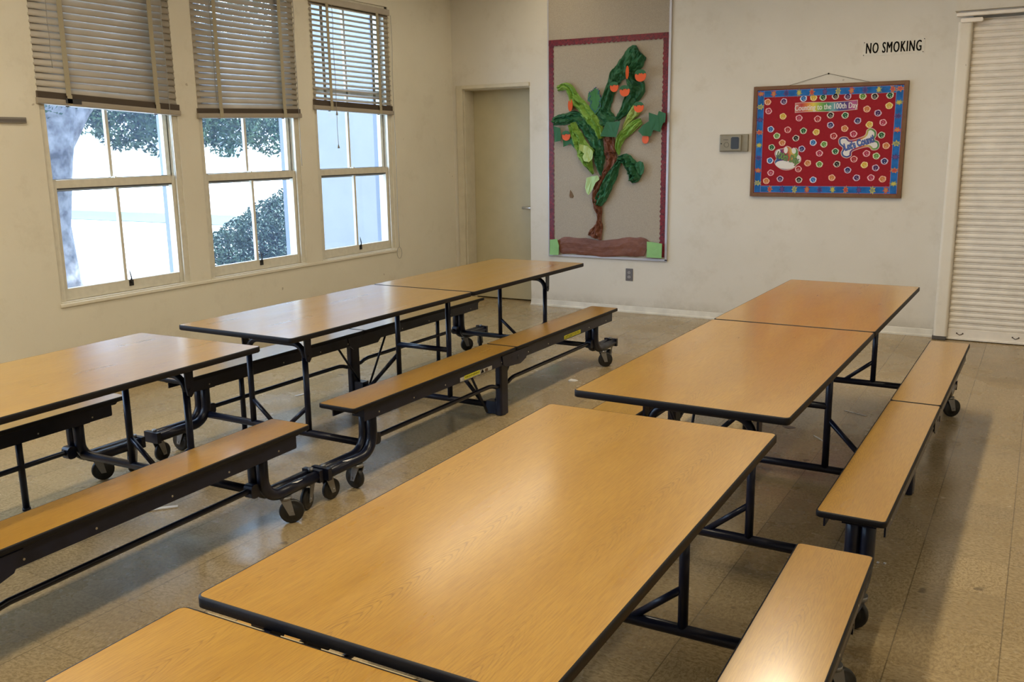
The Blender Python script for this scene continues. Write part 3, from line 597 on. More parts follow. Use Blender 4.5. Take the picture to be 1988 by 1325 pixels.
# measured outlines, in metres on the back wall (x along the wall, z up)
RIBBONS= {'leaf_dark_top': [(-3.3321, 2.4333, 0.0986), (-3.3886, 2.3983, 0.1703), (-3.4834, 2.3006, 0.1524), (-3.5505, 2.2174, 0.1524), (-3.5985, 2.1235, 0.1165), (-3.6488, 2.0023, 0.1165), (-3.6708, 1.8878, 0.1479), (-3.635, 1.7888, 0.1882)], 'leaf_dark_right': [(-3.2842, 2.3922, 0.0896), (-3.3493, 2.3192, 0.1344), (-3.4057, 2.2535, 0.0807), (-3.3851, 2.1577, 0.1344), (-3.3455, 2.0782, 0.1524), (-3.3975, 2.0195, 0.1344), (-3.4668, 1.9082, 0.0896), (-3.5364, 1.8264, 0.0448)], 'leaf_light_left': [(-4.1571, 2.1337, 0.0538), (-4.0529, 2.1473, 0.0807), (-3.9806, 2.0501, 0.1075), (-3.8882, 1.9481, 0.1075), (-3.8267, 1.8564, 0.1165), (-3.7452, 1.7735, 0.1075), (-3.6991, 1.6557, 0.0717)], 'leaf_dark_left': [(-4.2163, 1.8302, 0.0807), (-4.1054, 1.8503, 0.1075), (-3.9805, 1.8515, 0.1165), (-3.8775, 1.7946, 0.1344), (-3.8056, 1.7027, 0.1434), (-3.7441, 1.5931, 0.1344), (-3.713, 1.493, 0.1165), (-3.7204, 1.3961, 0.0774), (-3.6905, 1.2996, 0.0258)], 'leaf_light_mid': [(-4.0115, 1.7978, 0.0807), (-3.9596, 1.6964, 0.1075), (-3.9078, 1.6043, 0.1434), (-3.856, 1.5124, 0.1703), (-3.8634, 1.5285, 0.1635), (-3.8334, 1.4228, 0.0861), (-3.7787, 1.3258, 0.0215)], 'leaf_cone': [(-3.3384, 1.9304, 0.1075), (-3.3903, 1.8533, 0.0807), (-3.438, 1.793, 0.0538), (-3.4715, 1.7407, 0.0179)], 'leaf_light_right': [(-3.2933, 1.8113, 0.0538), (-3.3793, 1.7652, 0.0851), (-3.4757, 1.6876, 0.0896), (-3.5189, 1.5902, 0.0717), (-3.513, 1.505, 0.0224)], 'leaf_dark_low': [(-3.5235, 1.465, 0.0516), (-3.4382, 1.4645, 0.1119), (-3.3808, 1.3955, 0.1377), (-3.3561, 1.318, 0.1377), (-3.3929, 1.2617, 0.0602)], 'leaf_dark_stem': [(-3.5043, 1.4476, 0.043), (-3.5605, 1.3524, 0.0947), (-3.6268, 1.2297, 0.1119), (-3.694, 1.1142, 0.1119), (-3.7327, 1.038, 0.0861)], 'trunk': [(-3.624, 1.6679, 0.112), (-3.6177, 1.5284, 0.13), (-3.615, 1.5262, 0.1205), (-3.5998, 1.4394, 0.1033), (-3.6565, 1.3085, 0.0861), (-3.7337, 1.1846, 0.0861), (-3.7527, 1.0778, 0.0947), (-3.7275, 0.989, 0.0817), (-3.72, 0.8996, 0.0516), (-3.7293, 0.8095, 0.099), (-3.7604, 0.7136, 0.1506)], 'ground': [(-4.1573, 0.6065, 0.1119), (-4.095, 0.6211, 0.1678), (-3.8905, 0.6312, 0.1678), (-3.6904, 0.6256, 0.1635), (-3.3983, 0.6331, 0.1678), (-3.2747, 0.6381, 0.1764), (-3.2273, 0.6224, 0.1506)]}
LEAVES= {'right': [(-3.2141, 1.8822), (-3.1288, 1.8539), (-3.1156, 1.8922), (-3.0453, 1.8687), (-3.0529, 1.7917), (-3.0945, 1.7755), (-3.1024, 1.7066), (-3.1686, 1.7253), (-3.1912, 1.6692), (-3.2674, 1.6749), (-3.3161, 1.7196), (-3.2691, 1.7709), (-3.2126, 1.8043)], 'centre': [(-3.6197, 1.8057), (-3.4722, 1.8109), (-3.5195, 1.666), (-3.6784, 1.6777)], 'left': [(-4.1985, 1.7833), (-4.1248, 1.7634), (-4.1146, 1.644), (-4.1833, 1.6312)], 'leftlow': [(-4.0988, 1.6529), (-4.0204, 1.6791), (-3.9685, 1.6235), (-3.9788, 1.5734), (-4.0256, 1.6152), (-4.0937, 1.5839)], 'speck': [(-3.7614, 2.1244), (-3.7163, 2.0917), (-3.7311, 2.0614), (-3.6909, 2.0202), (-3.7156, 1.9858), (-3.7003, 1.941), (-3.7301, 1.9064), (-3.76, 1.8761), (-3.7904, 1.9038), (-3.8209, 1.9449), (-3.8008, 1.9843), (-3.8413, 2.0079), (-3.8162, 2.0337), (-3.8315, 2.0786), (-3.7913, 2.0947)], 'pale': [(-3.8263, 1.2915), (-3.7772, 1.3049), (-3.7088, 1.3138), (-3.6891, 1.2789), (-3.7328, 1.2479), (-3.7473, 1.2213), (-3.7716, 1.1769), (-3.8009, 1.1278), (-3.8258, 1.1586), (-3.8437, 1.1984), (-3.8261, 1.2428)], 'oval': [(-3.2973, 1.4473), (-3.2647, 1.4344), (-3.2529, 1.3876), (-3.2584, 1.3364), (-3.2812, 1.315), (-3.3141, 1.3363), (-3.343, 1.3963), (-3.3342, 1.4304)], 'curl': [(-3.8914, 1.6079), (-3.8079, 1.5894), (-3.7491, 1.5365), (-3.7536, 1.4756), (-3.7925, 1.4391), (-3.8466, 1.4499), (-3.8664, 1.4851), (-3.8468, 1.52), (-3.8962, 1.5555)], 'sq1': [(-4.2455, 0.6807), (-4.1652, 0.6902), (-4.1447, 0.6244), (-4.1502, 0.5313), (-4.2495, 0.5287)], 'sq2': [(-3.2167, 0.7011), (-3.0662, 0.6868), (-3.0679, 0.5495), (-3.2169, 0.5514)], 'drop': [(-4.036, 1.1697), (-4.0137, 1.1385), (-4.0016, 1.1099), (-4.0137, 1.0936), (-4.038, 1.095), (-4.0461, 1.1156)]}
FRUITS= [(-3.2779, 2.2055, 0.055, 0.0514, 1), (-3.5353, 2.1182, 0.0426, 0.0443, 1), (-3.4303, 2.0775, 0.0497, 0.0479, 1), (-3.2903, 1.929, 0.0488, 0.0461, 1), (-4.0625, 1.6871, 0.0443, 0.0443, 1), (-4.0176, 1.9731, 0.0231, 0.0568, 0), (-3.4066, 2.2416, 0.0124, 0.0585, 0), (-3.2474, 1.6439, 0.0293, 0.0408, 1)]
PAWS= [(-2.1428, 1.9383, 'o', ''), (-2.0064, 1.9378, 'p', '56'), (-1.8429, 1.9561, 'b', ''), (-1.7604, 1.9599, 'y', ''), (-1.6829, 1.9604, 'g', ''), (-1.5837, 1.9651, 'k', '53'), (-1.486, 1.9597, 'p', '57'), (-1.3685, 1.957, 'l', ''), (-1.2759, 1.9535, 'k', '59'), (-1.1595, 1.9573, 'g', ''), (-2.1323, 1.8626, 'm', '77'), (-1.1612, 1.8752, 'y', ''), (-1.3303, 1.8541, 'o', ''), (-1.2432, 1.8198, 'p', ''), (-2.0077, 1.8144, 'y', ''), (-1.8723, 1.7968, 'm', ''), (-1.7187, 1.7858, 'r', ''), (-1.6156, 1.8138, 'k', '54'), (-1.4979, 1.8087, 'g', ''), (-1.3967, 1.7622, 'n', '62'), (-1.1989, 1.7439, 'm', ''), (-1.6111, 1.7326, 'n', '63'), (-1.4959, 1.7019, 'o', ''), (-1.3031, 1.7297, 'y', ''), (-2.1075, 1.7089, 'b', ''), (-1.9626, 1.7015, 'r', ''), (-1.8303, 1.69, 'g', ''), (-1.7241, 1.6775, 'y', ''), (-1.5806, 1.6422, 'r', ''), (-1.4225, 1.6563, 'm', ''), (-1.2045, 1.6439, 'g', ''), (-2.0529, 1.6522, 'l', ''), (-1.8903, 1.6301, 'k', ''), (-2.0037, 1.5932, 'o', ''), (-1.7454, 1.5913, 'b', ''), (-1.6552, 1.5762, 'l', ''), (-1.1635, 1.5579, 'o', ''), (-2.0926, 1.5554, 'g', ''), (-1.8367, 1.5401, 'n', '61'), (-1.6889, 1.502, 'm', ''), (-1.56, 1.5164, 'g', ''), (-1.3114, 1.4971, 'm', ''), (-1.2341, 1.4761, 'l', ''), (-2.1022, 1.4431, 'b', '7'), (-1.7817, 1.4205, 'o', ''), (-1.684, 1.4105, 'l', ''), (-1.5414, 1.4118, 'k', ''), (-1.4078, 1.4517, 'r', ''), (-1.3221, 1.4043, 'y', ''), (-1.1682, 1.4335, 'n', ''), (-1.8573, 1.3713, 'r', '44'), (-1.2329, 1.3803, 'p', ''), (-1.4525, 1.3616, 'n', '64'), (-2.0912, 1.3391, 'm', '77'), (-2.0084, 1.2873, 'p', '55'), (-1.8483, 1.2791, 'k', '52'), (-1.7291, 1.2806, 'b', ''), (-1.5767, 1.2989, 'o', ''), (-1.3778, 1.2988, 'p', ''), (-1.2646, 1.3001, 'm', ''), (-1.1734, 1.2894, 'o', ''), (-2.1274, 1.2687, 'o', '')]
MARKS= {'frame': [(-2.2644, 2.0567), (-1.029, 2.0802), (-1.0183, 1.1481), (-2.2664, 1.1242)], 'banner': [(-1.9107, 1.9215), (-1.406, 1.9292), (-1.4053, 1.8498), (-1.9066, 1.8376)], 'bone': [(-1.4854, 1.5936), (-1.2787, 1.6537), (-1.4681, 1.5121), (-1.2615, 1.5735)], 'paw': [(-1.9531, 1.4637), (-2.0671, 1.5089), (-1.8381, 1.4629), (-1.9579, 1.5653), (-1.9482, 1.3616)], 'red': [(-2.1824, 1.979), (-1.1318, 1.9807), (-1.1142, 1.2388), (-2.1732, 1.2257)], 'boneout': [(-1.4405, 1.6099), (-1.3392, 1.6421), (-1.3216, 1.6881), (-1.286, 1.7041), (-1.2479, 1.6782), (-1.2414, 1.6404), (-1.2517, 1.6112), (-1.2222, 1.5939), (-1.2117, 1.556), (-1.2301, 1.5267), (-1.2705, 1.5229), (-1.3089, 1.5487), (-1.4182, 1.5159), (-1.4284, 1.4775), (-1.4649, 1.4589), (-1.5036, 1.4738), (-1.5165, 1.5083), (-1.5033, 1.5425), (-1.5345, 1.5729), (-1.5395, 1.6158), (-1.513, 1.6367), (-1.471, 1.6334)], 'pawout': [(-2.0649, 1.5), (-2.0546, 1.531), (-2.0193, 1.5439), (-1.9927, 1.548), (-1.9624, 1.5671), (-1.9262, 1.5517), (-1.9167, 1.5384), (-1.8864, 1.5512), (-1.8631, 1.5246), (-1.8616, 1.4939), (-1.8383, 1.4673), (-1.841, 1.4322), (-1.8705, 1.4058), (-1.8999, 1.3749), (-1.9526, 1.3598), (-2.0068, 1.3705), (-2.0535, 1.4063), (-2.0639, 1.4376), (-2.0514, 1.4598)], 'bonetext': (-1.3741, 1.5809), 'pawtext': (-1.9558, 1.4654)}

# ------------------------------------------------------------------ tall pin board with the paper tree
def flat(name, pts, y, th, mats, parent=None, curl=0.0, seedv=0):
    """paper shape: outline in wall x,z, with its own thickness and a little curl towards the room"""
    bm = bmesh.new(); vs = [bm.verts.new((p[0], 0, p[1])) for p in pts]; f = bm.faces.new(vs)
    bmesh.ops.triangulate(bm, faces=bm.faces[:])
    for _ in range(2 if curl else 0): bmesh.ops.subdivide_edges(bm, edges=bm.edges[:], cuts=1)
    cx = sum(p[0] for p in pts)/len(pts); cz = sum(p[1] for p in pts)/len(pts); R_ = max(math.hypot(p[0]-cx, p[1]-cz) for p in pts)
    for v in bm.verts:
        d = math.hypot(v.co.x-cx, v.co.z-cz)/R_; v.co.y = -curl*(0.3+d*d+0.35*math.sin(9*(v.co.x-cx)/R_+seedv)*d)
    ex = bmesh.ops.extrude_face_region(bm, geom=bm.faces[:]); 
    for g in ex['geom']:
        if isinstance(g, bmesh.types.BMVert): g.co.y -= th
    bmesh.ops.recalc_face_normals(bm, faces=bm.faces)
    me = bpy.data.meshes.new(name); bm.to_mesh(me); bm.free()
    me.materials.append(mats)
    o = bpy.data.objects.new(name, me); COL.objects.link(o); o.location = (0, y, 0)
    if parent: o.parent = parent; o.location = (-parent.location.x, y-parent.location.y, -parent.location.z)
    return o
def noise1(x, s): return math.sin(x*7.1+s*3.3)+0.6*math.sin(x*15.7+s*1.7)+0.4*math.sin(x*31.0+s)
def crumple(name, pts, material, parent, y, puff=0.035, seedv=1.0, nseg=7, ncr=13, jit=1.0):
    """crumpled paper strip: a ribbon along x,z,width with a bulging, pleated section"""
    P = []
    for i in range(len(pts)-1):
        for q in range(nseg):
            t = q/nseg; p0 = pts[max(0, i-1)]; p1 = pts[i]; p2 = pts[i+1]; p3 = pts[min(len(pts)-1, i+2)]
            P.append([0.5*((2*p1[k])+(-p0[k]+p2[k])*t+(2*p0[k]-5*p1[k]+4*p2[k]-p3[k])*t*t+(-p0[k]+3*p1[k]-3*p2[k]+p3[k])*t**3) for k in range(3)])
    P.append(list(pts[-1])); N = len(P); front = []; rj = random.Random(seedv)
    for i, p in enumerate(P):
        a = P[max(0, i-1)]; b = P[min(N-1, i+1)]; tx, tz = b[0]-a[0], b[1]-a[1]; l = math.hypot(tx, tz) or 1; nx, nz = -tz/l, tx/l
        w = max(0.004, p[2])*(1+0.05*noise1(i*0.030, seedv)); sh = 0.05*w*noise1(i*0.022, seedv+2)
        for j in range(ncr):
            u = j/(ncr-1)*2-1; e = max(0.0, 1-abs(u)**3)**0.6
            fold = (0.46*math.sin(u*5.6+1.2*noise1(i*0.05, seedv)+seedv)+0.16*math.sin(u*13+i*0.22+seedv*2))*min(1, jit*2.2)+rj.uniform(-0.34, 0.34)*jit
            h = puff*min(1, w/0.08)*0.80*(e*(0.62+fold))
            ej = jit*(rj.uniform(-0.05, 0.05)*w if 0 < j < ncr-1 else rj.uniform(-0.07, 0.06)*w)
            front.append((p[0]+nx*(u*w/2+sh+ej), -max(0.001, h)-0.002, p[1]+nz*(u*w/2+sh+ej)+rj.uniform(-0.004, 0.004)*jit))
    vs = front+[(v[0], 0.0, v[2]) for v in front]; K = len(front); fs = []
    for i in range(N-1):
        for j in range(ncr-1):
            a = i*ncr+j; fs.append((a, a+1, a+ncr+1, a+ncr)); fs.append((K+a, K+a+ncr, K+a+ncr+1, K+a+1))
        for j in (0, ncr-1): a = i*ncr+j; fs.append((a, a+ncr, K+a+ncr, K+a))
    for i in (0, N-1):
        for j in range(ncr-1): a = i*ncr+j; fs.append((a, a+1, K+a+1, K+a))
    mb = MB(); mb.add(vs, fs, 0, False); o = mb.build(name, material, parent); o.location = (-parent.location.x, y-parent.location.y, -parent.location.z)
    return o

bd = empty('pin_board', (-3.65, YB, 0.52)); tag(bd, 'tall tan burlap pin board with dark red scalloped border, beside the door', 'pin board')
px, pz = bd.location.x, bd.location.z; ZT = CEIL-0.004
m = MB(); m.box(-4.268-px, -3.040-px, -0.014, 0.0, 0.530-pz, ZT-pz); m.build('burlap_panel', BURLAP, bd)
m = MB(); m.box(-3.053-px, -3.030-px, -0.020, 0, 0.518-pz, ZT-pz); m.box(-4.276-px, -3.030-px, -0.020, 0, 0.514-pz, 0.536-pz); m.box(-4.280-px, -4.268-px, -0.019, 0, 0.514-pz, ZT-pz)
m.build('board_frame', ALU, bd, 0.003)
k = NT('red_batik_border'); tc = k.n('TexCoord'); nn = k.noise(tc.outputs['Object'], 34, 5, 0.7, 1.5)
k.put(k.b.inputs['Base Color'], k.mix(k.rng(nn, 0.40, 0.62, 0, 1), (0.22, 0.008, 0.020, 1), (0.050, 0.004, 0.014, 1))); k.b.inputs['Roughness'].default_value = 0.5
REDB = k.m
def scallop(x0, z0, x1, z1, side, wid, parent, y=-0.016):
    """border strip from (x0,z0) to (x1,z1); scalloped edge on the given side"""
    L_ = math.hypot(x1-x0, z1-z0); tx, tz = (x1-x0)/L_, (z1-z0)/L_; nx, nz = -tz*side, tx*side; n = int(L_/0.008); vs = []; fs = []
    for i in range(n+1):
        d = L_*i/n; w = wid-0.006+0.006*abs(math.sin(d*62))+0.003*math.sin(d*151); lift = 0.0015*(1+math.sin(d*19))
        for yy in (y-lift, y-lift-0.001): vs += [(x0+tx*d, yy, z0+tz*d), (x0+tx*d+nx*w, yy-0.002, z0+tz*d+nz*w)]
    for i in range(n): a = i*4; fs += [(a, a+1, a+5, a+4), (a+2, a+6, a+7, a+3), (a, a+4, a+6, a+2), (a+1, a+3, a+7, a+5)]
    fs += [(0, 2, 3, 1), (n*4, n*4+1, n*4+3, n*4+2)]
    q = MB(); q.add([(v[0]-px, v[1], v[2]-pz) for v in vs], fs); return q.build('border_strip', REDB, parent)
scallop(-4.264, 0.68, -4.264, 2.585, -1, 0.052, bd); scallop(-4.264, 2.585, -3.053, 2.578, -1, 0.056, bd, -0.019); scallop(-3.053, 0.555, -3.053, 2.578, 1, 0.052, bd)

DG = crepe('dark_green_tissue', (0.010, 0.085, 0.034), (0.022, 0.135, 0.055), 0.6); LG = crepe('light_green_tissue', (0.13, 0.29, 0.035), (0.24, 0.42, 0.08), 0.55)
YG = crepe('yellow_green_foil', (0.30, 0.42, 0.10), (0.42, 0.52, 0.16), 0.35); BR = crepe('brown_kraft_paper', (0.125, 0.040, 0.022), (0.205, 0.075, 0.042), 0.55, 5.0)
CG = mat('green_card', (0.012, 0.115, 0.040), 0.6); OR = mat('orange_card', (0.72, 0.10, 0.016), 0.6); MG = mat('mint_paper', (0.25, 0.50, 0.19), 0.65, noise=(8, 0.1), bump=(20, 0.3)); PG = mat('pale_green_paper', (0.42, 0.62, 0.30), 0.55)
tr = empty('paper_tree', (-3.72, YB-0.015, 0.53)); tag(tr, 'crumpled paper tree with brown trunk and green leaves pinned on the tall board', 'paper tree')
Y0 = YB-0.0225
order = [('ground', BR, 0.012, Y0), ('trunk', BR, 0.050, Y0-0.006), ('leaf_dark_left', DG, 0.055, Y0-0.004), ('leaf_light_left', LG, 0.050, Y0-0.016), ('leaf_light_mid', LG, 0.060, Y0-0.020), ('leaf_dark_top', DG, 0.055, Y0-0.004),
         ('leaf_dark_right', DG, 0.050, Y0-0.012), ('leaf_cone', YG, 0.030, Y0-0.022), ('leaf_light_right', LG, 0.040, Y0-0.020), ('leaf_dark_stem', DG, 0.050, Y0-0.022), ('leaf_dark_low', DG, 0.075, Y0-0.014)]
part_name = {'ground': 'soil_strip', 'trunk': 'trunk', 'leaf_cone': 'foliage_cone'}
part_label = {'DG': 'dark green crumpled tissue foliage', 'LG': 'light green crumpled tissue foliage'}
for i, (key, mm, puff, y) in enumerate(order):
    o = crumple(part_name.get(key, 'tissue_foliage'), RIBBONS[key], mm, tr, y, puff, i*1.37+0.5, jit=0.15 if key == 'ground' else 0.42)
    if mm is DG: o['label'] = 'dark green crumpled tissue foliage'
    elif mm is LG: o['label'] = 'light green crumpled tissue foliage'
LV = [('right', CG, 0.012, 'leaf', 'flat dark green leaf with jagged edge'), ('centre', CG, 0.010, 'leaf', 'flat dark green diamond leaf'), ('left', CG, 0.010, 'leaf', None), ('leftlow', CG, 0.012, 'leaf', None), ('speck', mat('speckled_leaf', (0.03, 0.17, 0.04), 0.6), 0.008, 'leaf', 'lobed green leaf with blue dots'),
      ('pale', PG, 0.022, 'leaf', 'pale green curled leaf'), ('oval', CG, 0.010, 'leaf', None), ('curl', YG, 0.016, 'leaf', 'yellow-green curled leaf')]
yoff = {'centre': -0.075, 'right': -0.035, 'left': -0.030, 'leftlow': -0.012, 'speck': -0.020, 'pale': -0.050, 'oval': -0.030, 'curl': -0.075}
lv_objs = {}
for i, (key, mm, curl, nm, lb) in enumerate(LV):
    o = flat(nm, LEAVES[key], Y0+yoff[key], 0.0015, mm, tr, curl, i); lv_objs[key] = o
    if lb: o['label'] = lb
q = MB(); pts = LEAVES['speck']; 
for i in range(len(pts)):
    a, b = pts[i], pts[(i+1) % len(pts)]
    for t in (0.1, 0.6): x = a[0]*(1-t)+b[0]*t; z = a[1]*(1-t)+b[1]*t; cx_, cz_ = -3.71, 2.18; x += (cx_-x)*0.08; z += (cz_-z)*0.08; q.cyl((x, -0.001, z), (x, -0.013, z), 0.005, 6)
o = q.build('blue_dots', mat('blue_glitter', (0.02, 0.07, 0.26), 0.4), lv_objs['speck'])
for key in ('sq1', 'sq2'): o = flat('grass_square', LEAVES[key], Y0-0.024, 0.002, MG, tr, 0.004, 3); o['label'] = 'light green paper square'
o = flat('paper_drop', LEAVES['drop'], YB-0.016, 0.004, mat('brown_card', (0.15, 0.085, 0.035), 0.7)); tag(o, 'small brown teardrop paper pinned low on the left of the tan board', 'paper cutout')
FL = ['orange paper fruit high up at the right, largest of all', 'orange paper fruit with green cap hanging left of the pair below the treetop', 'orange paper fruit with green cap, right one of the pair below the treetop', 'orange paper fruit just above the right jagged leaf, over the shiny cone',
      'orange paper fruit at the far left, over the dark left foliage', 'orange paper fruit seen edge-on under the light green upper left foliage', 'slim orange paper fruit seen edge-on just left of the topmost fruit', 'small orange paper fruit hanging under the jagged right leaf']
for i, (x, z, rx, rz, cap) in enumerate(FRUITS):
    off = 0.050 if i in (4, 5, 7) else 0.118
    e = empty('paper_fruit', (x, YB-off, z)); tag(e, FL[i], 'paper fruit', 'orange paper fruits on the paper tree')
    depth = 0.004
    def ell(n, a0, a1, sx, sz, wob=0.0): return [(sx*math.cos(a0+(a1-a0)*k_/n)*(1+wob*math.sin(5*(a0+(a1-a0)*k_/n))), sz*math.sin(a0+(a1-a0)*k_/n)) for k_ in range(n)]
    tw = math.radians({5: -42, 6: -54, 7: -20}.get(i, 0)); r_w = rz if i > 4 else rx
    M_ = Matrix.Rotation(tw, 4, 'Z')
    q = MB(); q.prism(ell(24, 0, 2*PI, r_w, rz, 0.02), 1, -depth, 0, 0, M_); q.build('fruit_disc', OR, e)
    if i in (0, 1, 2, 3, 4):
        star = [(-1.05, 0.30), (-0.92, 0.72), (-0.55, 1.02), (-0.05, 1.10), (0.45, 1.02), (0.86, 0.70), (0.98, 0.36), (0.62, 0.42), (0.50, 0.22), (0.22, 0.50), (0.0, 0.36), (-0.25, 0.46), (-0.42, 0.12), (-0.66, 0.36)]
        q = MB(); q.prism([(p_[0]*r_w, p_[1]*rz) for p_ in star], 1, -depth-0.004, -depth-0.001); q.build('fruit_cap', CG, e)
    pin = MB(); pin.cyl((0, 0, 0), (0, off-0.016, 0), 0.002, 6); pin.build('mounting_pin', BURLAP, e)

# ------------------------------------------------------------------ framed red counting board
F4 = MARKS['frame']; RD = MARKS['red']
def text_mesh(body, size, name, material, parent, M, depth=0.0012, bold=0.0, sx=1.0, shear=0.0, space=1.0, fat=0.0):
    cu = bpy.data.curves.new(name, 'FONT'); cu.body = body; cu.size = size; cu.align_x = 'CENTER'; cu.align_y = 'CENTER'; cu.extrude = depth; cu.offset = bold; cu.shear = shear; cu.space_character = space; cu.resolution_u = 3
    t = bpy.data.objects.new(name, cu); COL.objects.link(t); bpy.context.view_layer.update()
    me = bpy.data.meshes.new_from_object(t.evaluated_get(bpy.context.evaluated_depsgraph_get())); bpy.data.objects.remove(t)
    R_ = Matrix(((1, 0, 0, 0), (0, 0, -1, 0), (0, 1, 0, 0), (0, 0, 0, 1)))   # text plane -> wall plane, facing the room
    if fat:                                     # heavier strokes: the same letters struck three times
        bm = bmesh.new()
        for dx in (-fat, 0, fat): c_ = me.copy(); c_.transform(Matrix.Translation((dx, 0, dx*0.001))); bm.from_mesh(c_)
        bm.to_mesh(me); bm.free()
    me.transform(M @ R_ @ Matrix.Diagonal((sx, 1, 1, 1))); me.materials.clear(); me.materials.append(material)
    o = bpy.data.objects.new(name, me); COL.objects.link(o)
    if parent: o.parent = parent
    return o
bx0, bx1, bz0, bz1 = -2.2655, -1.0235, 1.136, 2.0685
cb = empty('counting_board', ((bx0+bx1)/2, YB, (bz0+bz1)/2)); tag(cb, 'red counting board in a brown cork frame with blue patterned border', 'bulletin board')
cx0, cz0 = cb.location.x, cb.location.z; W2, H2 = (bx1-bx0)/2, (bz1-bz0)/2
m = MB(); fw = 0.030
m.box(-W2, -W2+fw, -0.034, -0.004, -H2, H2); m.box(W2-fw, W2, -0.034, -0.004, -H2, H2); m.box(-W2+fw, W2-fw, -0.034, -0.004, H2-fw, H2); m.box(-W2+fw, W2-fw, -0.034, -0.004, -H2, -H2+fw)
m.build('wooden_frame', mat('brown_wood_frame', (0.155, 0.066, 0.020), 0.5, noise=(22, 0.15)), cb, 0.002)
m = MB(); m.box(-W2+fw, W2-fw, -0.024, -0.006, -H2+fw, H2-fw); m.build('red_paper', mat('red_backing_paper', (0.29, 0.010, 0.020), 0.7, spec=0.2, noise=(60, 0.06)), cb)
BLUE = mat('blue_border_print', (0.015, 0.13, 0.42), 0.6, spec=0.2, noise=(16, 0.25)); RIM = mat('lilac_rim_print', (0.20, 0.20, 0.42), 0.5)
SPL = [mat('splash_orange', (0.50, 0.20, 0.05), 0.5), mat('splash_sage', (0.22, 0.26, 0.14), 0.5), mat('splash_purple', (0.10, 0.04, 0.20), 0.5), mat('splash_red', (0.48, 0.05, 0.04), 0.5), mat('splash_yellow', (0.52, 0.46, 0.08), 0.5), mat('splash_navy', (0.03, 0.03, 0.18), 0.5)]
def border(x0, x1, z0, z1, off):
    q = MB(); q.box(x0, x1, -0.0262, -0.0240, z0, z1); hor = (x1-x0) > (z1-z0); L_ = (x1-x0) if hor else (z1-z0)
    for (a, b, c, d) in ((x0, x1, z0, z0+0.004), (x0, x1, z1-0.004, z1)) if hor else ((x0, x0+0.004, z0, z1), (x1-0.004, x1, z0, z1)): q.box(a, b, -0.0266, -0.0262, c, d, 1)
    n = round(L_/0.108)
    for i in range(n):
        d = (i+0.75)*L_/n; cx_, cz_ = (x0+d, (z0+z1)/2) if hor else ((x0+x1)/2, z0+d)
        for dark, rr in ((1, 0.038), (0, 0.026)):
            st = []
            ph = random.random()
            for k_ in range(14):
                a = 2*PI*k_/14+ph; r_ = rr*(1.0 if k_ % 2 else 0.52)*random.uniform(0.85, 1.1); st.append((cx_+r_*math.cos(a)*(0.72 if hor else 1), cz_+r_*math.sin(a)*(1 if hor else 0.72)))
            ci = 2+(off+i*5+dark*3) % 6
            q.prism(st, 1, -0.0270-0.0003*(1-dark), -0.0262, ci)
    q.build('patterned_border', [BLUE, RIM]+SPL, cb)
bw = 0.058; xi, zi = W2-fw-0.004, H2-fw-0.004
border(-xi+bw, xi-bw, zi-bw, zi, 0); border(-xi+bw, xi-bw, -zi, -zi+bw, 3); border(-xi, -xi+bw, -zi, zi, 1); border(xi-bw, xi, -zi, zi, 4)
m = MB(); nx_, nz_ = -1.6532-cx0, 2.1515-cz0
m.tube([(-0.34, -0.016, H2-0.004), (nx_, -0.006, nz_), (0.34, -0.016, H2-0.004)], 0.0016, 5); hw = m.build('hanging_wire', mat('wire', (0.10, 0.085, 0.06), 0.5), cb)
m = MB(); m.cyl((-1.6532, YB, 2.1515), (-1.6532, YB-0.012, 2.1515), 0.006, 10); tag(m.build('nail', INK), 'dark nail holding the wire above the red counting board', 'nail')

YF_ = YB-0.0250            # face of the red paper
def cut(name, pts, y0, y1, m_, parent):
    q = MB(); q.prism([(p_[0]-parent.location.x, p_[1]-parent.location.z) for p_ in pts], 1, y1-parent.location.y, y0-parent.location.y, 0); return q.build(name, m_, parent)
def grow(pts, d):
    cx_ = sum(p_[0] for p_ in pts)/len(pts); n = len(pts); out = []
    ar = sum(pts[i][0]*pts[(i+1) % n][1]-pts[(i+1) % n][0]*pts[i][1] for i in range(n)); s = 1 if ar > 0 else -1
    for i in range(n):
        a, b = pts[i-1], pts[(i+1) % n]; tx, tz = b[0]-a[0], b[1]-a[1]; l = math.hypot(tx, tz) or 1; out.append((pts[i][0]+s*tz/l*d, pts[i][1]-s*tx/l*d))
    return out
def smooth(pts, n=4):
    out = []; N = len(pts)
    for i in range(N):
        p0, p1, p2, p3 = pts[i-1], pts[i], pts[(i+1) % N], pts[(i+2) % N]
        for q in range(n):
            t = q/n; out.append(tuple(0.5*((2*p1[k_])+(-p0[k_]+p2[k_])*t+(2*p0[k_]-5*p1[k_]+4*p2[k_]-p3[k_])*t*t+(-p0[k_]+3*p1[k_]-3*p2[k_]+p3[k_])*t**3) for k_ in range(2)))
    return out
RIMP = mat('pale_pink_rim', (0.62, 0.40, 0.38), 0.6)
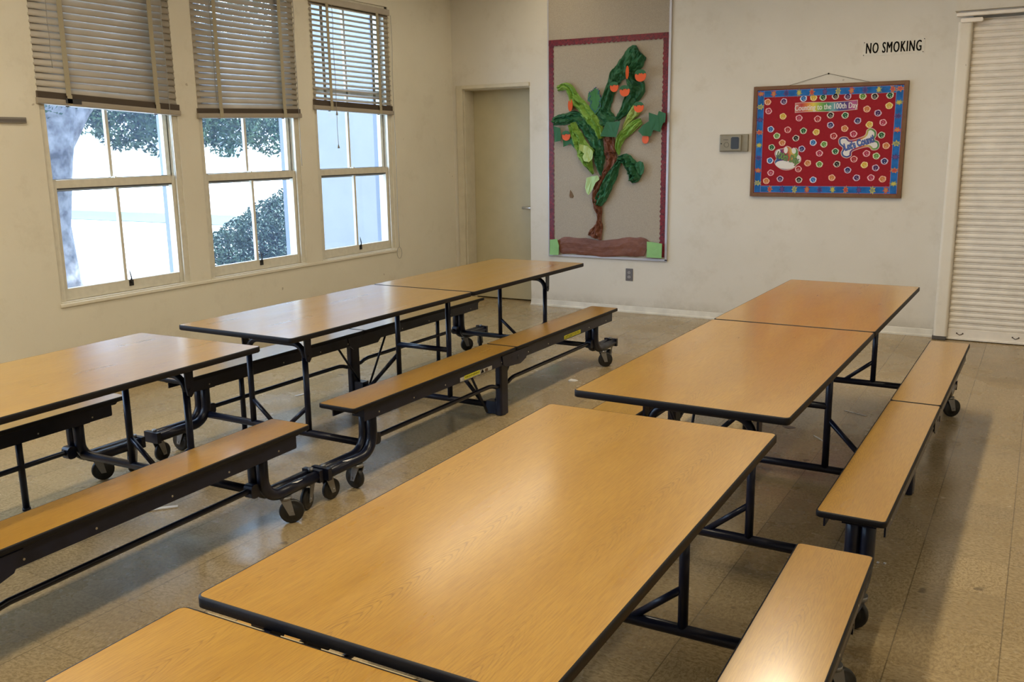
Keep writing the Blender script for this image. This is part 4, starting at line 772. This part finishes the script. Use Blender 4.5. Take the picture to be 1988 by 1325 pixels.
# title banner
B4 = MARKS['banner']; bcx, bcz = -1.6575, 1.8835
bn = empty('title_banner', (bcx, YF_, bcz)); tag(bn, 'rainbow title strip reading Counting to the 100th Day', 'banner')
top_, bot_ = [], []
for i in range(17):
    t = i/16; x = -1.9105+0.5055*t-bcx; w = 0.004*math.sin(t*2*PI*1.0+0.6)
    top_.append((x, 1.9205+0.0085*t+w-bcz)); bot_.append((x+0.001, 1.8385+0.0115*t+w-bcz))
rbm = rainbow_mat('rainbow_banner_print', 0.50)
q = MB(); q.prism(top_+bot_[::-1], 1, -0.0012, 0); q.build('banner_edge', RIMP, bn)
ins = [(p_[0]*0.984, p_[1]-0.005) for p_ in top_]+[(p_[0]*0.984, p_[1]+0.005) for p_ in bot_[::-1]]
q = MB(); q.prism(ins, 1, -0.0020, -0.0011); q.build('banner_strip', rbm, bn)
text_mesh('Counting to the 100th Day', 0.066, 'banner_text', WHITE, bn, Matrix.Translation((0.0, -0.0026, -0.001)) @ Matrix.Rotation(-0.020, 4, 'Y'), 0.0006, 0.0, 0.68, 0.0, 1.03, 0.0016)
# bone and big paw
NAVY = mat('navy_print', (0.015, 0.035, 0.16), 0.5)
def badge(name, outline, label, cat, txt, tm, tsize, tcol, tout, rot, tpos, pads, sx):
    cx_ = sum(p_[0] for p_ in outline)/len(outline); cz_ = sum(p_[1] for p_ in outline)/len(outline)
    e = empty(name, (cx_, YF_, cz_)); tag(e, label, cat); S = smooth(outline)
    cut('badge_rim', S, YF_, YF_-0.0012, RIMP, e)
    rb = rainbow_mat('rainbow_ring_'+name, 0.30 if 'bone' in name else 0.20, 0.25, True)
    cut('rainbow_ring', grow(S, -0.006), YF_-0.0011, YF_-0.0020, rb, e)
    for pd in pads: cut('white_pad', pd, YF_-0.0019, YF_-0.0027, WHITE, e)
    M0 = Matrix.Translation((tpos[0]-cx_, -0.0034, tpos[1]-cz_)) @ Matrix.Rotation(rot, 4, 'Y')
    text_mesh(txt, tsize, 'badge_text_outline', tout, e, M0, 0.0006, 0.0055, sx)
    text_mesh(txt, tsize, 'badge_text', tcol, e, Matrix.Translation((0, -0.0012, 0)) @ M0, 0.0005, 0.0018, sx)
    return e
S = smooth(MARKS['boneout'])
badge('bone_badge', MARKS['boneout'], 'rainbow edged white bone cutout reading Let\'s Count!', 'paper cutout', "Let's Count!", None, 0.078, mat('mid_blue_print', (0.05, 0.14, 0.42), 0.5), mat('purple_print', (0.07, 0.015, 0.16), 0.5), -0.30, MARKS['bonetext'], [grow(S, -0.0185)], 0.62)
def oval(cx_, cz_, a, b, rot=0): return [(cx_+a*math.cos(t)*math.cos(rot)-b*math.sin(t)*math.sin(rot), cz_+a*math.cos(t)*math.sin(rot)+b*math.sin(t)*math.cos(rot)) for t in [2*PI*i/20 for i in range(20)]]
pc = MARKS['pawtext']
badge('paw_badge', MARKS['pawout'], 'large white paw cutout with rainbow edge reading 100th Day', 'paper cutout', '100th Day', None, 0.078, mat('olive_green_print', (0.16, 0.30, 0.07), 0.5), mat('dark_text_edge', (0.05, 0.03, 0.08), 0.5), 0.27, pc,
      [oval(pc[0]-0.080, pc[1]+0.046, 0.018, 0.027, -0.5), oval(pc[0]-0.014, pc[1]+0.066, 0.017, 0.028), oval(pc[0]+0.054, pc[1]+0.060, 0.018, 0.026, 0.2), oval(pc[0]+0.098, pc[1]-0.004, 0.016, 0.028, 0.2), oval(pc[0]-0.014, pc[1]-0.058, 0.084, 0.036, -0.1)], 0.60)
# paw prints
PC = {'o': ('orange', (0.56, 0.20, 0.06), (0.66, 0.36, 0.24)), 'p': ('purple', (0.055, 0.016, 0.10), (0.50, 0.36, 0.48)), 'b': ('light blue', (0.015, 0.15, 0.44), (0.50, 0.50, 0.62)), 'y': ('yellow', (0.62, 0.40, 0.06), (0.68, 0.50, 0.20)),
      'g': ('dark green', (0.010, 0.10, 0.03), (0.45, 0.50, 0.38)), 'k': ('black', (0.010, 0.008, 0.008), (0.50, 0.42, 0.36)), 'l': ('light green', (0.12, 0.27, 0.05), (0.52, 0.54, 0.36)), 'm': ('pink', (0.40, 0.03, 0.075), (0.64, 0.34, 0.38)),
      'n': ('navy blue', (0.015, 0.018, 0.12), (0.46, 0.38, 0.52)), 'r': ('red', (0.36, 0.022, 0.025), (0.66, 0.32, 0.32))}
ORD = ['first', 'second', 'third', 'fourth', 'fifth', 'sixth', 'seventh', 'eighth', 'ninth', 'tenth', 'eleventh', 'twelfth']
rank = {}
for c in PC:
    idx = sorted([i for i, p_ in enumerate(PAWS) if p_[2] == c], key=lambda i: PAWS[i][0])
    for r_, i in enumerate(idx): rank[i] = (r_, len(idx))
def near_mark(x, z):
    ws = []
    if z > 1.955: ws.append('along the top edge')
    elif z < 1.235: ws.append('along the bottom edge')
    elif z > 1.79: ws.append('in the upper part')
    elif z > 1.55: ws.append('at mid height')
    else: ws.append('in the lower part')
    return ws[0]
protos = {}
for i, (x, z, c, num) in enumerate(PAWS):
    nm, col, rimc = PC[c]
    if c not in protos:
        e = empty('paw_cutout')
        R_ = 0.0280; out = []
        for k_ in range(48):
            a = 2*PI*k_/48; lob = abs(math.sin(2.5*(a-PI/2)+PI/2)) if -0.25 < math.sin(a)+0.45 else 0.55
            out.append((R_*(0.90+0.13*lob)*math.cos(a)*1.04, R_*(0.90+0.13*lob)*math.sin(a)*0.96))
        q = MB(); q.prism(out, 1, -0.0011, 0); q.build('paw_rim', mat('rim_'+nm.replace(' ', '_'), tuple(min(0.8, v_*1.15+0.06) for v_ in rimc), 0.6), e)
        q = MB(); q.prism([(0.0135*math.cos(t)*1.12, 0.0125*math.sin(t)-0.0075) for t in [2*PI*j/16 for j in range(16)]], 1, -0.0018, -0.0010)
        for a, rr in ((168, 0.0060), (128, 0.0066), (90, 0.0068), (52, 0.0066), (12, 0.0060)):
            cx_, cz_ = 0.0150*math.cos(math.radians(a)), 0.0150*math.sin(math.radians(a))-0.001
            q.prism([(cx_+rr*math.cos(t), cz_+rr*1.05*math.sin(t)) for t in [2*PI*j/12 for j in range(12)]], 1, -0.0019, -0.0010)
        q.build('paw_shape', mat('paw_'+nm.replace(' ', '_'), col, 0.7, spec=0.15), e); protos[c] = e
        base = e
    else:
        base = copy_tree(protos[c])
        for ch in kids(base):
            if ch.name.startswith('paw_number') : bpy.data.objects.remove(ch)
    base.location = (x, YF_, z); base.rotation_euler = (0, random.uniform(-0.45, 0.45), 0)
    r_, n_ = rank[i]
    tag(base, '%s paw print cutout, %s %s one from the left, red board' % (nm, ORD[r_], nm), 'paw cutout', 'paw print cutouts on the red counting board')
for i, (x, z, c, num) in enumerate(PAWS):      # the printed number, or the pale patch where it cannot be read
    par = [o for o in bpy.data.objects if o.name.startswith('paw_cutout') and abs(o.location.x-x) < 1e-4 and abs(o.location.z-z) < 1e-4][0]
    pm_ = mat('number_'+PC[c][0].replace(' ', '_'), tuple(min(1, v*0.55+0.36) for v in PC[c][1]), 0.6)
    if num: text_mesh(num, 0.021, 'paw_number', pm_, par, Matrix.Translation((0, -0.0024, -0.008)), 0.0003, 0.0003, 0.9)
    else:
        q = MB(); q.prism([(0.0058*math.cos(t)+0.002, 0.0045*math.sin(t)-0.0095) for t in [2*PI*j/10 for j in range(10)]], 1, -0.0022, -0.0017); q.build('paw_number_patch', pm_, par)

# ------------------------------------------------------------------ small wall fittings
sg_ = empty('no_smoking_sign', (-1.1625, YB, 2.331)); tag(sg_, 'painted wall sign reading NO SMOKING in black capitals, near the shutter', 'sign')
q = MB(); q.box(-0.232, 0.232, -0.003, 0, -0.057, 0.057); q.build('sign_plate', mat('cream_sign_plate', (0.67, 0.64, 0.575), 0.5, noise=(20, 0.08)), sg_)
text_mesh('NO SMOKING', 0.118, 'sign_lettering', INK, sg_, Matrix.Translation((0.0, -0.0045, -0.002)), 0.001, 0.0, 0.50, 0.0, 1.17, 0.0042)
for x, z in ((-0.222, 0.048), (0.226, 0.050), (-0.224, -0.050), (0.222, -0.047)):
    q = MB(); q.cyl((x, 0, z), (x, -0.0055, z), 0.0038, 8); q.build('sign_screw', INK, sg_)
th = empty('thermostat', (-2.427, YB, 1.597)); tag(th, 'grey metal thermostat box with dark square window, left of the red board', 'thermostat')
GB = mat('grey_beige_metal', (0.25, 0.225, 0.165), 0.45, noise=(20, 0.08))
q = MB(); q.box(-0.128, 0.128, -0.030, 0, -0.075, 0.075); q.build('case', GB, th, 0.006)
q = MB(); q.box(-0.120, 0.072, -0.046, -0.028, -0.068, 0.068); q.build('cover', GB, th, 0.006)
q = MB(); q.prism(rrect(-0.020, 0.052, -0.052, 0.052, 0.014, 4), 1, -0.0475, -0.040); q.build('dark_window', mat('dark_lens', (0.018, 0.016, 0.013), 0.25), th)
q = MB(); q.tube([(-0.060+0.021*math.cos(a), -0.047, -0.014+0.021*math.sin(a)) for a in [2*PI*i/18 for i in range(18)]], 0.0022, 6, closed=True); q.build('dial_ring', mat('dial_grey', (0.14, 0.125, 0.09), 0.5), th)
q = MB(); q.box(-0.088, -0.045, -0.048, -0.045, 0.028, 0.031); q.build('slot', INK, th)
q = MB(); q.cyl((-0.106, -0.048, -0.004), (-0.106, -0.045, -0.004), 0.0055, 8); q.build('cover_screw', INK, th)
ot = empty('wall_outlet', (-3.411, YB, 0.369)); tag(ot, 'grey double wall outlet below the tall pin board', 'outlet')
q = MB(); q.box(-0.0375, 0.0375, -0.006, 0, -0.060, 0.060); q.build('cover_plate', mat('grey_outlet_plate', (0.145, 0.135, 0.14), 0.4, metal=0.3), ot, 0.003)
for dz in (-0.021, 0.021):
    q = MB(); q.prism([(0.0165*math.cos(t), dz+0.0140*math.sin(t)) for t in [2*PI*i/18 for i in range(18)]], 1, -0.009, -0.005)
    sc = q.build('socket', mat('pale_socket', (0.34, 0.32, 0.32), 0.45), ot); q = MB()
    for dx in (-0.006, 0.006): q.box(dx-0.0013, dx+0.0013, -0.0096, -0.0088, dz-0.002, dz+0.007)
    q.cyl((0, -0.0096, dz-0.007), (0, -0.0088, dz-0.007), 0.0024, 8); q.build('socket_slots', INK, sc)
st = empty('wall_rail', (XL, 3.25, 1.784)); tag(st, 'short grey metal strip fixed to the wall left of the windows', 'metal strip')
q = MB(); q.box(0, 0.014, -0.25, 0.262, -0.017, 0.017); q.build('strip_body', mat('grey_strip', (0.26, 0.24, 0.22), 0.4, metal=0.4), st, 0.002)
q = MB(); q.box(0.013, 0.016, -0.25, 0.255, -0.010, 0.006); q.build('strip_inlay', mat('dark_strip', (0.13, 0.115, 0.105), 0.5), st)

# ------------------------------------------------------------------ litter on the floor
def scrap(pts, label, h=0.004, material=WHITE, cat='paper scrap'):
    cx_ = sum(p_[0] for p_ in pts)/len(pts); cy__ = sum(p_[1] for p_ in pts)/len(pts)
    q = MB(); n = len(pts); vs = [(p_[0]-cx_, p_[1]-cy__, 0.0008) for p_ in pts]+[(p_[0]-cx_, p_[1]-cy__, 0.0012+h*(0.4+0.6*math.sin(i*1.9)**2)) for i, p_ in enumerate(pts)]
    q.add(vs, [tuple(range(n)), tuple(range(2*n-1, n-1, -1))]+[(i, (i+1) % n, n+(i+1) % n, n+i) for i in range(n)])
    return tag(q.build('paper_scrap' if cat == 'paper scrap' else 'straw', material), label, cat, None).__setitem__('location', (cx_, cy__, 0)) if False else (lambda o: (setattr(o, 'location', (cx_, cy__, 0)), tag(o, label, cat)))(q.build('paper_scrap' if cat == 'paper scrap' else 'drinking_straw', material))
def strip(x0, y0, x1, y1, w):
    L_ = math.hypot(x1-x0, y1-y0); nx2, ny2 = -(y1-y0)/L_*w/2, (x1-x0)/L_*w/2
    return [(x0-nx2, y0-ny2), ((x0+x1)/2-nx2*0.8+ny2*0.3, (y0+y1)/2-ny2*0.8), (x1-nx2, y1-ny2), (x1+nx2, y1+ny2), ((x0+x1)/2+nx2*1.2+ny2*0.3, (y0+y1)/2+ny2*1.2), (x0+nx2, y0+ny2)]
scrap(strip(-3.390, 2.563, -3.302, 2.668, 0.022), 'white paper strip on the floor under the left table\'s bench', 0.006)
scrap([(-2.745, 5.545), (-2.722, 5.522), (-2.690, 5.535), (-2.676, 5.563), (-2.700, 5.572), (-2.716, 5.590), (-2.738, 5.578)], 'torn white paper scrap on the open floor between the two table rows', 0.008)
scrap(strip(-4.165, 4.370, -4.130, 4.475, 0.018), 'white paper sliver on the floor beyond the window row\'s far bench', 0.003)
scrap([(-2.50, 6.42), (-2.47, 6.41), (-2.455, 6.45), (-2.49, 6.46)], 'tiny white paper crumb on the floor beyond the far casters', 0.004)
scrap(strip(-0.935, 5.643, -0.800, 5.580, 0.007), 'thin white straw under the right-hand table, nearer the shutter', 0.004, WHITE, 'straw')
scrap(strip(-0.990, 5.055, -0.920, 4.970, 0.007), 'thin white straw under the right-hand table, beside its middle leg', 0.004, WHITE, 'straw')
scrap([(-0.436, 3.545), (-0.428, 3.540), (-0.424, 3.550), (-0.432, 3.556)], 'tiny white crumb on the shaded floor near the right benches, left one', 0.003)
scrap([(-0.412, 3.550), (-0.404, 3.546), (-0.400, 3.556), (-0.409, 3.560)], 'tiny white crumb on the shaded floor near the right benches, right one', 0.003)
q = MB(); q.prism([(-1.150+0.035*math.cos(t)*(1+0.2*math.sin(3*t)), 5.150+0.026*math.sin(t)) for t in [2*PI*i/16 for i in range(16)]], 2, 0.0003, 0.0012); tag(q.build('floor_stain', mat('brown_stain', (0.07, 0.035, 0.012), 0.35)), 'round brown stain on the floor under the right-hand table', 'stain')

# ------------------------------------------------------------------ ceiling lights (above the frame)
for i, (x, y, L_, pw) in enumerate(LAMPS):
    e = empty('ceiling_light', (x, y, CEIL)); tag(e, ['long fluorescent ceiling light over the right-hand table row, nearer the camera', 'long fluorescent ceiling light over the right-hand table row, nearer the door wall', 'fluorescent ceiling light over the far window-side table',
        'fluorescent ceiling light over the near window-side table', 'fluorescent ceiling light over the open floor at the right', 'fluorescent ceiling light behind the camera'][i], 'ceiling light', 'fluorescent ceiling lights')
    q = MB(); q.box(-0.11, 0.11, -L_/2, L_/2, -0.09, 0.0); q.build('lamp_housing', mat('white_enamel', (0.7, 0.7, 0.68), 0.4), e, 0.004)
    em = MATS.get('lamp_diffuser')
    if not em:
        em = bpy.data.materials.new('lamp_diffuser'); em.use_nodes = True; b_ = em.node_tree.nodes['Principled BSDF']; b_.inputs['Emission Color'].default_value = (*LAMP_COL, 1); b_.inputs['Emission Strength'].default_value = 2.0; MATS['lamp_diffuser'] = em
    q = MB(); q.box(-0.095, 0.095, -L_/2+0.02, L_/2-0.02, -0.098, -0.090); q.build('diffuser', em, e)
    ld = bpy.data.lights.new('tube_light', 'AREA'); ld.shape = 'RECTANGLE'; ld.size = 0.18; ld.size_y = L_-0.05; ld.energy = pw; ld.color = LAMP_COL
    lo = bpy.data.objects.new('tube_light', ld); COL.objects.link(lo); lo.parent = e; lo.location = (0, 0, -0.102)

# ------------------------------------------------------------------ outdoors
PAVE = mat('pale_concrete', (0.62, 0.60, 0.56), 0.9, noise=(2, 0.06))
m = MB(); m.box(-90, XL-0.20, -50, 110, -0.42, -0.30); o = m.build('pavement', PAVE); o['kind'] = 'structure'
m = MB(); m.box(-43.5, -14, 17.2, 19.9, -0.30, -0.285); tag(m.build('lawn', leaf_mat('lawn_green', (0.018, 0.043, 0.028), (0.030, 0.058, 0.042), 0.5)), 'strip of green lawn across the yard outside the windows', 'lawn', kind='stuff')
m = MB(); m.box(-8.02, XL-0.22, 9.0, 9.25, -0.3, 4.6); tag(m.build('building_wing', mat('pale_blue_stucco', (0.24, 0.235, 0.225), 0.9, noise=(3, 0.03))), 'plain pale building wing seen through the farthest window', 'building')
# far white building
fb = empty('far_building', (-48, 34, -0.3)); tag(fb, 'sunlit white building far off, seen through the nearest window', 'building')
m = MB(); m.box(-4, 4, -16, 12, 0, 6.5); m.build('wall', mat('sunlit_white_stucco', (0.75, 0.74, 0.70), 0.9), fb); m = MB(); m.box(-4.6, 4.6, -16.6, 12.6, 6.5, 6.9); m.build('roof', mat('grey_roof', (0.4, 0.38, 0.36), 0.9), fb)
for yy in (-12, -7, -2, 3, 8):
    m = MB(); m.box(4.0, 4.05, yy-0.9, yy+0.9, 1.2, 3.0); m.build('window', mat('dim_glass', (0.30, 0.34, 0.38), 0.3), fb)
# tree
BARK = leaf_mat('mottled_bark', (0.030, 0.028, 0.030), (0.20, 0.19, 0.19), 5.0)
def leaf_cloud(name, blobs, n, size, material, parent, seedv):
    rnd = random.Random(seedv); q = MB()
    tot = sum(b_[3]**2 for b_ in blobs)
    for (cx_, cy__, cz_, r_) in blobs:
        for _ in range(int(n*r_*r_/tot)):
            while True:
                d = Vector((rnd.uniform(-1, 1), rnd.uniform(-1, 1), rnd.uniform(-1, 1)))
                if 0.1 < d.length < 1: break
            d = d.normalized()*(d.length**0.5)*r_; c = Vector((cx_, cy__, cz_))+d
            u = Vector((rnd.gauss(0, 1), rnd.gauss(0, 1), rnd.gauss(0, 1))).normalized(); v = u.cross(Vector((rnd.gauss(0, 1), rnd.gauss(0, 1), rnd.gauss(0, 1)))).normalized(); s = size*rnd.uniform(0.6, 1.3)
            q.add([tuple(c-u*s), tuple(c+v*s*0.45+u*s*0.1), tuple(c+u*s), tuple(c-v*s*0.45+u*s*0.1)], [(0, 1, 2, 3)])
    me = bpy.data.meshes.new(name); me.from_pydata(q.v, [], q.f); me.materials.append(material); o = bpy.data.objects.new(name, me); COL.objects.link(o); o.parent = parent; return o
TX, TY = -9.6, 6.35
tree = empty('shade_tree', (TX, TY, -0.3)); tag(tree, 'big shade tree with mottled bark just outside the nearest window', 'tree')
m = MB(); m.tube([(0, 0, -0.05), (0.0, 0.02, 0.5), (-0.02, 0.02, 1.1), (0.02, 0.06, 1.8), (0.0, 0.14, 2.6), (0.05, 0.2, 3.6), (0, 0.3, 5.0)], [0.40, 0.28, 0.25, 0.28, 0.36, 0.28, 0.15], 20)
m.tube([(0.0, 0.05, 1.75), (0.1, 0.45, 2.4), (0.1, 1.2, 3.1), (0.2, 2.2, 3.7)], [0.20, 0.17, 0.12, 0.06], 12); m.tube([(0, -0.0, 1.8), (-0.1, -0.5, 2.5), (0, -1.2, 3.3)], [0.2, 0.15, 0.08], 12); m.build('trunk', BARK, tree)
blobs = [(-0.2, -0.1, 2.75, 0.75), (-0.3, 0.8, 2.95, 0.85), (-0.2, 1.45, 2.55, 0.62), (-0.3, 2.2, 2.75, 0.75), (-0.2, 2.9, 2.55, 0.62), (-0.3, 3.5, 2.75, 0.8), (0.0, -0.8, 3.1, 0.9), (-0.5, 0.3, 4.0, 1.4), (-0.4, 2.2, 4.0, 1.4), (-0.4, -2.0, 3.8, 1.3),
         (-0.1, 1.75, 2.15, 0.33), (-0.1, 2.85, 2.15, 0.35), (-0.1, 3.7, 2.20, 0.40), (-0.1, 1.2, 2.25, 0.35), (-0.15, 4.1, 2.5, 0.5)]
leaf_cloud('foliage', blobs, 80000, 0.036, leaf_mat('tree_leaf_green', (0.020, 0.045, 0.018), (0.055, 0.10, 0.035), 2.0), tree, 11)
hg = empty('hedge', (-9.3, 8.9, -0.3)); tag(hg, 'dark leafy hedge outside, low in the middle window', 'hedge')
m = MB(); m.tube([(0, -0.6, 0.0), (0, -0.6, 0.5)], 0.04, 8); m.tube([(0, 0.4, 0.0), (0, 0.4, 0.7)], 0.04, 8); m.build('stems', BARK, hg)
leaf_cloud('foliage', [(0, -0.30, 0.42, 0.46), (0, 0.20, 0.55, 0.50), (0, 0.65, 0.72, 0.52), (0.0, 1.15, 0.85, 0.55), (0.35, -0.25, 0.15, 0.42), (0.4, 0.35, 0.2, 0.45), (0.35, 0.9, 0.25, 0.45), (0.2, 1.5, 0.6, 0.6)], 48000, 0.026, leaf_mat('hedge_green', (0.015, 0.035, 0.022), (0.05, 0.085, 0.05), 4.0), hg, 5)
# light portals in the window openings so daylight is sampled well
for y0, y1 in ops:
    ld = bpy.data.lights.new('window_portal', 'AREA'); ld.shape = 'RECTANGLE'; ld.size = WZ1-WZ0; ld.size_y = y1-y0; ld.cycles.is_portal = True
    lo = bpy.data.objects.new('window_portal', ld); COL.objects.link(lo); lo.location = (XL-WT-0.03, (y0+y1)/2, (WZ0+WZ1)/2); lo.rotation_euler = (0, -PI/2, 0)
